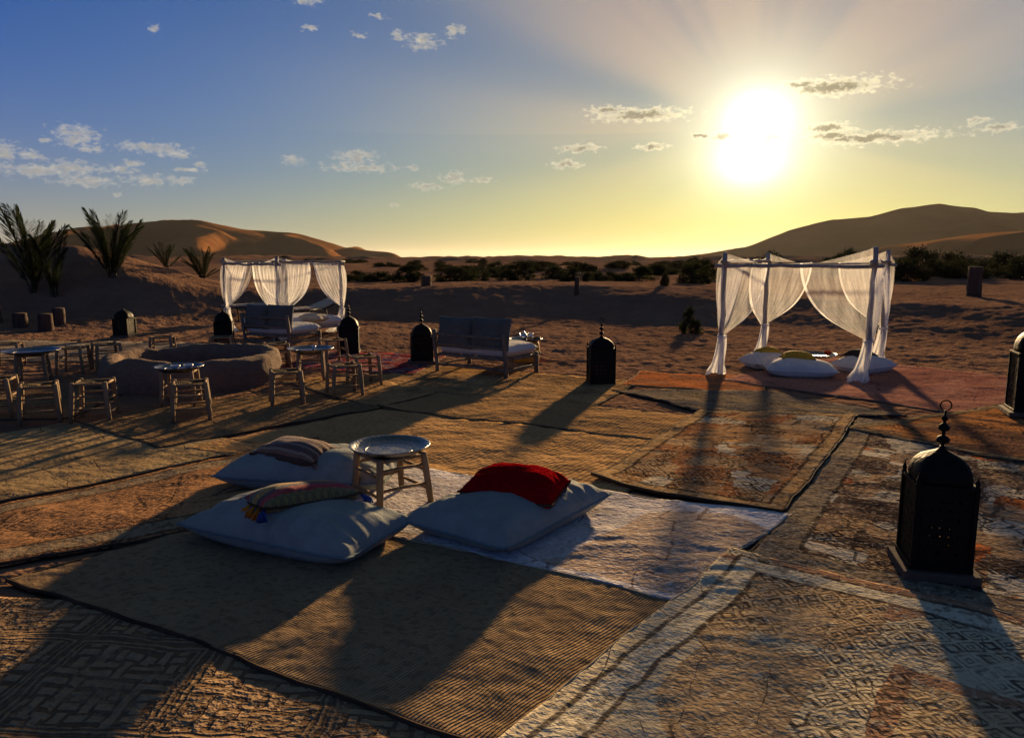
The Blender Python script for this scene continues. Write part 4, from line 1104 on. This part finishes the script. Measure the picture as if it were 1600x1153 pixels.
# cushions under the right canopy
cushion('floor_cushion', 'white floor cushion with yellow throw cushion at the left of the right canopy', P(4.02, 11.65, -0.005), R(12), (0.68, 0.55, 0.19), 'white_cotton', 'white_cotton', 31)
cushion('floor_cushion', 'white floor cushion at the front of the right canopy', P(4.22, 10.80, -0.005), R(-14), (0.98, 0.60, 0.19), 'white_cotton', 'white_cotton', 33)
cushion('floor_cushion', 'white floor cushion beside the right front post of the right canopy', P(5.30, 11.15, -0.005), R(30), (0.82, 0.60, 0.20), 'white_cotton', 'white_cotton', 35)
cushion('throw_cushion', 'yellow cushion on the left white cushion of the right canopy', P(4.03, 11.66, 0.175), R(10), (0.36, 0.26, 0.11), 'yellow_wool', 'dark_binding', 37, soft=0.6)
cushion('throw_cushion', 'dark mustard cushion on the front white cushion of the right canopy', P(4.20, 10.86, 0.175), R(-12), (0.46, 0.30, 0.13), 'yellow_wool', 'dark_binding', 38, soft=0.6)
cushion('throw_cushion', 'dark cushion on the white cushion beside the right front post', P(5.28, 11.20, 0.18), R(20), (0.40, 0.28, 0.11), 'dark_wool', 'dark_binding', 39, soft=0.6)
def low_table():
    root = thing('low_table', 'low dark tray table between the cushions of the right canopy', 'table', P(4.72, 11.55), R(20))
    MB().lathe([(0.001, 0.19), (0.28, 0.19), (0.31, 0.205), (0.33, 0.225), (0.335, 0.215), (0.31, 0.185), (0.001, 0.18)], seg=40).obj('tray_top', M['tray_metal'], root)
    for k in range(3):
        an = k * 2.094
        MB().tube([(0.22 * math.cos(an), 0.22 * math.sin(an), 0), (0.14 * math.cos(an + .5), 0.14 * math.sin(an + .5), 0.18)], 0.014, 6).obj('leg', M['stool_wood'], root)
low_table()
rb = MB().lathe([(0.03, 0), (0.055, 0.03), (0.06, 0.06), (0.052, 0.062), (0.045, 0.03), (0.001, 0.01)], seg=18).obj('bowl', M['red_cloth']); rb.location = P(4.88, 11.42, 0.222)
tag(rb, 'small red bowl on the low table of the right canopy', 'bowl')

# ------------------------------------------------------------------ sofas
def sofa(label, back_mid, rz, w, d, mattress_h=0.12, seat=0.24, back=0.70, seed=1, extra=0.0):
    root = thing('sofa', label, 'sofa', P(*back_mid), rz, 'wooden sofas with canvas cushions')
    h = w / 2
    # local: x along the back, y away from the camera (towards the seat front)
    for sx in (-1, 1):
        crooked((sx * h, 0, -0.02), (sx * h, -0.07, back - 0.03), 0.033, 0.030, seed + sx + 3, 7, 0.006, 8).obj('back_post', M['sofa_wood'], root)
        crooked((sx * h, d, -0.02), (sx * h, d, seat + 0.05), 0.034, 0.032, seed + sx + 13, 5, 0.004, 8).obj('leg', M['sofa_wood'], root)
        crooked((sx * h, 0, seat), (sx * h, d, seat), 0.026, 0.026, seed + sx + 23, 5, 0.004, 7).obj('side_rail', M['sofa_wood'], root)
        crooked((sx * h, 0, 0.09), (sx * h, d, 0.09), 0.018, 0.018, seed + sx + 33, 5, 0.004, 7).obj('stretcher', M['sofa_wood'], root)
    for z, y in ((seat, 0), (seat, d), (0.09, 0.0)):
        crooked((-h, y, z + 0.004), (h, y, z + 0.004), 0.025, 0.025, seed + int(z * 100) + int(y * 10), 7, 0.004, 7).obj('seat_rail', M['sofa_wood'], root)
    for z in (seat + 0.17, back - 0.10):
        y = -0.07 * z / back
        crooked((-h, y, z), (h, y, z), 0.021, 0.021, seed + int(z * 90), 7, 0.004, 7).obj('back_rail', M['sofa_wood'], root)
    for k in range(9):
        x = -h + (k + .5) / 9 * w
        MB().box((x, d / 2, seat + 0.03), (0.055, d, 0.016)).obj('slat', M['sofa_wood'], root, smooth=False)
    me = pillow_mesh(w * 1.0 + extra, d * 1.02, mattress_h, M['white_cotton'], seed, 40, 0.6, 0.01, 9, 0.5)
    mt = link('mattress', me, root); mt.location = (extra / 2, d * 0.53, seat + 0.035)
    seam(w + extra, d * 1.02, mattress_h, 0.6, 0.01, 0.007).obj('piping', M['white_cotton'], mt)
    for k, sx in enumerate((-1, 1)):
        me = pillow_mesh(w * 0.53, 0.46, 0.13, M['teal_canvas'], seed + k + 5, 36, 0.5, 0.045, 3.2, 0.9)
        c = link('back_cushion', me, root)
        c.rotation_euler = (R(79), 0, R(2 * sx)); c.location = (sx * w * 0.245, 0.115 + 0.012 * k, seat + 0.335 + 0.012 * k)
        seam(w * 0.53, 0.46, 0.13, 0.5, 0.045, 0.007).obj('piping', M['blue_piping'], c)
    return root
sofa('wooden sofa with two teal cushions seen from behind, in the middle of the camp', (-0.61, 10.9), math.atan2(-0.75, 1.1), 1.28, 0.80, seed=50, back=0.66)
sofa('wooden sofa with teal cushions in front of the left canopy, behind the fire ring', (-4.68, 14.20), math.atan2(-0.45, 1.0), 1.10, 0.85, seed=80, extra=0.0, back=0.66, seat=0.21)
def daybed():
    root = thing('daybed', 'low white mattress daybed under the left canopy', 'bed', P(-4.95, 16.75), R(-45))
    for (a, b) in ((-1, -1), (1, -1), (1, 1), (-1, 1)):
        MB().box((a * 0.62, b * 0.82, 0.08), (0.08, 0.08, 0.18)).obj('leg', M['grey_wood'], root, smooth=False)
    MB().box((0, 0, 0.19), (1.36, 1.76, 0.06)).obj('frame', M['grey_wood'], root, smooth=False, bevel=0.006)
    mt = link('mattress', pillow_mesh(1.4, 1.8, 0.16, M['white_cotton'], 5, 40, 0.6, 0.01, 9, 0.5), root); mt.location = (0, 0, 0.21)
daybed()
cushion('pillow', 'beige pillow at the right of the daybed under the left canopy', P(-4.35, 16.3, 0.37), R(-20), (0.62, 0.38, 0.13), 'beige_cotton', 'beige_cotton', 61)
cushion('pillow', 'beige pillow at the left of the daybed under the left canopy', P(-5.55, 16.6, 0.37), R(-50), (0.60, 0.38, 0.13), 'beige_cotton', 'beige_cotton', 62)
# sun loungers behind the left canopy
def lounger(label, x, y, rz, back_ang):
    root = thing('sun_lounger', label, 'sun lounger', P(x, y), R(rz), 'sun loungers behind the left canopy')
    w = 0.62; z = 0.34
    piv = Vector((0, 0.55, z)); bl = 0.75
    tip = piv + Vector((0, bl * math.cos(R(back_ang)), bl * math.sin(R(back_ang))))
    for sx in (-1, 1):
        MB().tube([(sx * w / 2, -0.75, z), (sx * w / 2, 0.55, z)], 0.018, 6).obj('side_rail', M['black_iron'], root)
        MB().tube([(sx * w / 2, 0.55, z), (sx * w / 2, tip.y, tip.z)], 0.018, 6).obj('back_rail', M['black_iron'], root)
        for yy in (-0.62, 0.0, 0.62):
            MB().tube([(sx * w / 2, yy, z), (sx * w / 2 * 1.04, yy + 0.04, -0.01)], 0.014, 6).obj('leg', M['black_iron'], root)
    for k in range(13):
        yy = -0.72 + k * 0.1
        MB().box((0, yy, z + 0.012), (w, 0.05, 0.014)).obj('slat', M['grey_wood'], root, smooth=False)
    rot = Matrix.Rotation(R(back_ang), 3, 'X')
    for k in range(7):
        p = piv + (tip - piv) * ((k + .5) / 7)
        MB().box(tuple(p + Vector((0, 0, 0.016))), (w, 0.055, 0.014), rot=rot).obj('slat', M['grey_wood'], root, smooth=False)
    pad = MB()
    def pf(s, t):
        L = t * 2.02
        yy = -0.74 + L if L < 1.29 else 0.55 + (L - 1.29) * math.cos(R(back_ang))
        zz = z + 0.045 if L < 1.29 else z + 0.045 + (L - 1.29) * math.sin(R(back_ang))
        return Vector(((s - .5) * w * .92, yy, zz + 0.02 * (1 - abs(2 * s - 1) ** 6) + 0.006 * math.sin(t * 60)))
    pad.grid(14, 60, pf)
    po = pad.obj('pad', M['beige_cotton'], root); so = po.modifiers.new('thick', 'SOLIDIFY'); so.thickness = 0.04
lounger('sun lounger with raised back behind the left of the left canopy', -7.3, 20.9, -40, 46)
lounger('sun lounger lying flat behind the right of the left canopy', -5.65, 20.0, -28, 14)
# side drum table with tea things beyond the sofa
dx, dy = 0.22, 12.35
def drum():
    root = thing('drum_table', 'ochre drum side table with tea tray beyond the wooden sofa', 'table', P(dx, dy), 0.3)
    MB().lathe([(0.20, 0), (0.23, 0.03), (0.25, 0.16), (0.235, 0.30), (0.22, 0.355)], seg=30).obj('drum_body', M['ochre_drum'], root)
    MB().lathe([(0.255, 0.14), (0.262, 0.15), (0.262, 0.17), (0.255, 0.18)], seg=30, cap=False).obj('hoop', M['log_wood'], root)
drum()
tray('dark tray with tea things on the ochre drum table', P(dx, dy, 0.362), 0.29)
def teapot():
    root = thing('teapot', 'small silver teapot on the tray beyond the sofa', 'teapot', P(dx - 0.02, dy - 0.03, 0.368), 2.4)
    MB().lathe([(0.04, 0), (0.045, 0.01), (0.062, 0.05), (0.055, 0.085), (0.035, 0.105)], seg=20).obj('pot', M['silver'], root)
    MB().lathe([(0.036, 0.105), (0.03, 0.122), (0.012, 0.138), (0.008, 0.146), (0.012, 0.154), (0.001, 0.165)], seg=16).obj('lid', M['silver'], root)
    MB().tube([(0.05, 0, 0.045), (0.085, 0, 0.065), (0.105, 0, 0.11)], [0.013, 0.010, 0.007], 8).obj('spout', M['silver'], root)
    MB().tube([(-0.05 - 0.035 * math.sin(k / 8 * 3.14), 0, 0.035 + k / 8 * 0.06) for k in range(9)], 0.006, 6).obj('handle', M['silver'], root)
teapot()
gl = MB().lathe([(0.028, 0), (0.03, 0.003), (0.042, 0.13), (0.038, 0.13), (0.027, 0.01), (0.001, 0.01)], seg=18).obj('glass', M['glazed_white']); gl.location = P(dx + 0.09, dy - 0.05, 0.368)
tag(gl, 'tall white rimmed glass beside the silver teapot', 'glass')
gt = MB().lathe([(0.03, 0), (0.034, 0.003), (0.042, 0.075), (0.038, 0.075), (0.03, 0.06), (0.001, 0.06)], seg=18).obj('tea_glass', M['amber_tea']); gt.location = P(dx + 0.075, dy - 0.14, 0.368)
tag(gt, 'small amber tea glass on the tray beyond the sofa', 'glass')
bw = MB().lathe([(0.03, 0), (0.06, 0.03), (0.07, 0.07), (0.062, 0.07), (0.05, 0.03), (0.001, 0.01)], seg=20).obj('bowl', M['dark_bowl']); bw.location = P(dx + 0.19, dy, 0.368)
tag(bw, 'dark bowl at the right of the tea tray', 'bowl')

# ------------------------------------------------------------------ logs and posts
def log(name, label, x, y, h, r, seed, lean=0.0, cat='log', group=None):
    rd = random.Random(seed)
    z = floor_z(x, y) - 0.05
    n = 9; pts = [(lean * i / n * h, 0, i / n * (h + .05)) for i in range(n + 1)]
    mb = MB().tube(pts, [r * (1.08 - 0.10 * i / n) * rd.uniform(.96, 1.04) for i in range(n + 1)], 16, wob=0.045, rnd=rd)
    o = mb.obj(name, M['log_wood']); o.location = (x, y, z)
    return tag(o, label, cat, group)
log('log_stump', 'dark log stump cut off by the left edge below the palm mound', -12.9, 18.5, 0.40, 0.19, 1, group='log stumps below the palm mound')
log('log_stump', 'dark log stump second from the left edge below the palm mound', -11.9, 18.0, 0.33, 0.16, 2, group='log stumps below the palm mound')
log('log_stump', 'dark log stump standing nearest the lantern on its slab', -11.1, 17.7, 0.38, 0.16, 3, group='log stumps below the palm mound')
log('log_stump', 'short dark log stump tucked behind the nearest stump', -11.2, 18.4, 0.42, 0.14, 4, group='log stumps below the palm mound')
log('log_post', 'thick dark log post standing alone on the far right sand', 14.75, 23.9, 0.95, 0.20, 5, cat='post', group='log posts on the sand bank')
log('log_post', 'dark log post among the shrubs left of the middle', -3.0, 26.2, 0.34, 0.17, 6, cat='post', group='log posts on the sand bank')
log('log_post', 'thin dark log post among the shrubs right of the middle', 2.04, 23.6, 0.55, 0.08, 7, 0.02, cat='post', group='log posts on the sand bank')

# ------------------------------------------------------------------ palms
def frond_mesh(L, arch, seed):
    rd = random.Random(seed); mb = MB()
    pts = []
    N = 22
    for i in range(N + 1):
        t = i / N
        a = arch * t ** 1.6
        if i == 0: p = Vector((0, 0, 0))
        else: p = pts[-1] + Vector((math.sin(a), 0, math.cos(a))) * (L / N)
        pts.append(p)
    mb.tube(pts, [0.016 * (1 - i / N * 0.85) for i in range(N + 1)], 5)
    n = 60
    for i in range(n):
        t = 0.16 + 0.84 * i / (n - 1)
        k = min(N - 1, int(t * N)); f = t * N - k
        p = pts[k].lerp(pts[k + 1], f); tan = (pts[k + 1] - pts[k]).normalized()
        ll = L * 0.185 * math.sin(math.pi * (0.12 + 0.80 * (i / (n - 1)))) ** 0.8 + 0.03
        up = Vector((0, 1, 0)).cross(tan)
        for s in (-1, 1):
            dr = (tan * rd.uniform(0.75, 1.0) + Vector((0, s, 0)) * rd.uniform(0.45, 0.7) + up * rd.uniform(0.05, 0.35)).normalized()
            wv = tan.cross(dr).normalized() * 0.014
            q = p + dr * ll * rd.uniform(.85, 1.1)
            mid = p.lerp(q, .5)
            mb.add([p, mid + wv, q, mid - wv], [(0, 1, 2, 3)])
    return mb.mesh('frond', M['palm_leaf'], smooth=False)
FR = [frond_mesh(2.0, 0.35, 1), frond_mesh(2.0, 0.7, 2), frond_mesh(2.0, 1.05, 3), frond_mesh(2.0, 0.15, 4)]
def palm(label, x, y, h, nfr, spread, seed, dz=0.0):
    rd = random.Random(seed)
    root = thing('palm', label, 'palm', P(x, y, dz - 0.06), rd.uniform(0, 6), 'young palms on the sand mound')
    st = MB()
    for k in range(5):
        an = k * 1.257
        st.tube([(0.05 * math.cos(an), 0.05 * math.sin(an), -0.1), (0.07 * math.cos(an), 0.07 * math.sin(an), 0.16)], [0.06, 0.03], 7)
    st.obj('stem', M['bark'], root)
    for k in range(nfr):
        o = link('frond', FR[rd.choice([0, 0, 0, 3, 1, 3])], root)
        s = h / 2.0 * rd.uniform(0.72, 1.04)
        o.scale = (s, s, s)
        tilt = rd.uniform(0.05, spread) * (0.5 + 0.5 * (k % 3) / 2)
        o.rotation_euler = (0, tilt, k * 2.399 + rd.uniform(-.3, .3))
        o.location = (rd.uniform(-.08, .08), rd.uniform(-.08, .08), 0)
palm('tall young palm clump at the left edge on the sand mound', -13.45, 21.0, 2.6, 14, 0.6, 1)
palm('small palm shoot right beside the tall left palm clump', -12.85, 21.0, 1.8, 8, 0.3, 2)
palm('upright palm clump standing second from the left on the mound crest', -11.85, 22.3, 2.0, 19, 0.42, 3)
palm('small palm clump behind the mound, left of the one beside the canopy', -12.6, 27.4, 1.0, 13, 0.85, 4)
palm('spreading palm clump behind the mound next to the left canopy', -10.9, 26.4, 1.2, 20, 1.0, 5)

# ------------------------------------------------------------------ desert shrubs
def shrub_meshes(seed, leaves=2600, tall=0.62):
    rd = random.Random(seed)
    crown = MB(); clumps = []
    for k in range(46):
        an = rd.uniform(0, 6.283); r = math.sqrt(rd.random()) * 0.46
        zz = rd.uniform(0.02, tall * (1 - (r / 0.5) ** 2 * 0.65))
        clumps.append((r * math.cos(an), r * math.sin(an), zz, rd.uniform(0.06, 0.13)))
    for q in range(leaves):
        c = rd.choice(clumps)
        d = Vector((rd.gauss(0, 1), rd.gauss(0, 1), rd.gauss(0, .8)))
        p = Vector(c[:3]) + d * c[3] * 0.62
        if p.z < 0.0: p.z = abs(p.z) * 0.3
        ax = Vector((rd.gauss(0, .7), rd.gauss(0, .7), rd.uniform(0.2, 1.0))).normalized(); sd = ax.cross(Vector((rd.gauss(0, 1), rd.gauss(0, 1), rd.gauss(0, 1)))).normalized()
        l, w = rd.uniform(0.03, 0.065), rd.uniform(0.008, 0.015)
        crown.add([p - sd * w, p + ax * l * .5 - sd * w * 1.3, p + ax * l, p + sd * w], [(0, 1, 2, 3)])
    for q in range(60):
        c = rd.choice(clumps); p = Vector(c[:3]); ax = Vector((p.x * 1.2 + rd.gauss(0, .25), p.y * 1.2 + rd.gauss(0, .25), rd.uniform(.3, 1))).normalized()
        b = p + ax * rd.uniform(0.10, 0.20); sd = ax.cross(Vector((rd.gauss(0, 1), rd.gauss(0, 1), 0.1))).normalized() * 0.006
        crown.add([p - sd, p + sd, b], [(0, 1, 2)])
    st = MB()
    for k in range(9):
        c = clumps[k * 4]; st.tube([(c[0] * .15, c[1] * .15, -0.08), (c[0] * .5, c[1] * .5, c[2] * .5), (c[0], c[1], c[2])], [0.016, 0.011, 0.005], 5)
    return crown.mesh('crown', M['shrub_leaf'], smooth=False), st.mesh('stems', M['bark'])
SH = [shrub_meshes(s, 4200, t) for s, t in ((1, 0.62), (2, 0.5), (3, 0.72), (4, 0.56))]
def shrub(name, label, bear, d, w, h, seed, cat='shrub', group='desert shrubs beyond the sand bank'):
    """bear: bearing tangent (x/y)"""
    x, y = bear * d, d
    rd = random.Random(seed)
    root = thing(name, label, cat, (x, y, float(ground_z(x, y)) - 0.08), rd.uniform(0, 6.28), group)
    cm, sm = SH[seed % 4]
    root.scale = (w, w, h / 0.62)
    link('crown', cm, root); link('stems', sm, root)
SHRUBS = [ # bearing, distance, width, height, label
 (-.210, 36, 1.5, 0.8, 'dark shrub just right of the left canopy'),
 (-.180, 35, 1.6, 0.95, 'round dark shrub second to the right of the left canopy'),
 (-.137, 33, 1.7, 1.0, 'wide dark shrub left of the log post among the shrubs'),
 (-.074, 34, 2.0, 1.05, 'wide dark shrub right of the log post left of the middle'),
 (-.050, 37, 1.6, 1.05, 'shrub leaning against the wide one right of the log post'),
 (-.020, 45, 1.8, 1.2, 'rounded shrub above the wooden sofa, left one of a pair'),
 (.009, 36, 2.0, 1.2, 'large rounded shrub above the wooden sofa'),
 (.058, 42, 1.8, 1.1, 'shrub just left of the thin log post'),
 (.083, 33.5, 1.7, 1.0, 'dark shrub touching the thin log post'),
 (.125, 40, 2.3, 1.0, 'long low shrub right of the thin log post'),
 (.168, 40, 2.0, 1.1, 'shrub halfway between thin log post and right canopy'),
 (.245, 31, 1.6, 1.35, 'tall round shrub left of the right canopy'),
 (.262, 40, 2.2, 1.6, 'big shrub touching the left post of the right canopy'),
 (.522, 38, 2.6, 1.7, 'big dark shrub right behind the right canopy posts'),
 (.548, 43, 2.8, 1.9, 'big dark shrub second right of the right canopy'),
 (.582, 47, 3.0, 2.0, 'broad shrub left of the thick log post on the right'),
 (.603, 40, 2.4, 1.2, 'low shrub left of the thick log post on the right'),
 (.640, 46, 2.8, 1.9, 'broad shrub just right of the thick log post'),
 (.662, 41, 2.4, 1.5, 'shrub near the right edge behind the thick log post'),
 (.690, 38, 2.3, 1.6, 'dark shrub at the right edge'),
 (.340, 95, 3.4, 2.6, 'shrub seen over the top of the right canopy, left one'),
 (.425, 62, 2.8, 1.9, 'shrub seen over the beam of the right canopy, middle one'),
 (.450, 60, 3.0, 2.0, 'shrub seen over the beam of the right canopy, right one'),
]
for i, (b, d, w, h, lab) in enumerate(SHRUBS): shrub('shrub', lab, b, d, w * 1.0, h * (0.74 if d < 50 and b < 0.5 else 0.85), i)
FARS = [(-.25, 62), (-.168, 75), (-.129, 70), (-.095, 80), (-.081, 66), (-.052, 120), (-.036, 72), (.010, 110), (.026, 75), (.052, 120), (.072, 95), (.109, 190), (.16, 100), (.190, 210), (.2, 85), (.222, 150), (.245, 70), (.285, 90), (.305, 140),
        (.615, 70), (.63, 130), (.668, 110), (.70, 80), (.56, 75), (.53, 60), (-.3, 70), (-.33, 60), (-.22, 110), (-.11, 150), (.14, 65), (.03, 55), (-.06, 52), (.20, 52), (.1, 58)]
rf = random.Random(77)
for k in range(26):
    d = 48 + 190 * rf.random() ** 1.5
    FARS.append((rf.uniform(-0.34, 0.34) if k % 3 else rf.uniform(0.5, 0.74), d))
for i, (b, d) in enumerate(FARS):
    shrub('shrub', 'small dark shrub dotting the distant sand below the horizon', b, d, 1.7 + (i * 37 % 10) / 6, 0.55 + (i * 53 % 10) / 16, i + 60, group='distant shrubs dotting the sand')
shrub('desert_bush', 'lone upright bush on open sand left of the right canopy', .2395, 17.2, 0.55, 0.62, 2, 'bush', None)
shrub('sapling', 'thin pale sapling on the bank left of the right canopy', .2035, 25.5, 0.32, 0.70, 1, 'sapling', None)
# ------------------------------------------------------------------ desert haze
def build_haze():
    m, n = new_mat('haze_air')
    pv = n.node('ShaderNodeVolumePrincipled', {'Color': (0.92, 0.90, 0.86, 1), 'Density': HAZE_D, 'Anisotropy': 0.55})
    o = n.node('ShaderNodeOutputMaterial'); n.l.new(pv.outputs[0], o.inputs['Volume'])
    mb = MB().box((0, 0, 40), (19000, 19000, 100))
    h = mb.obj('haze', m, None, smooth=False); h['kind'] = 'stuff'
HAZE_D = 0.000022
build_haze()
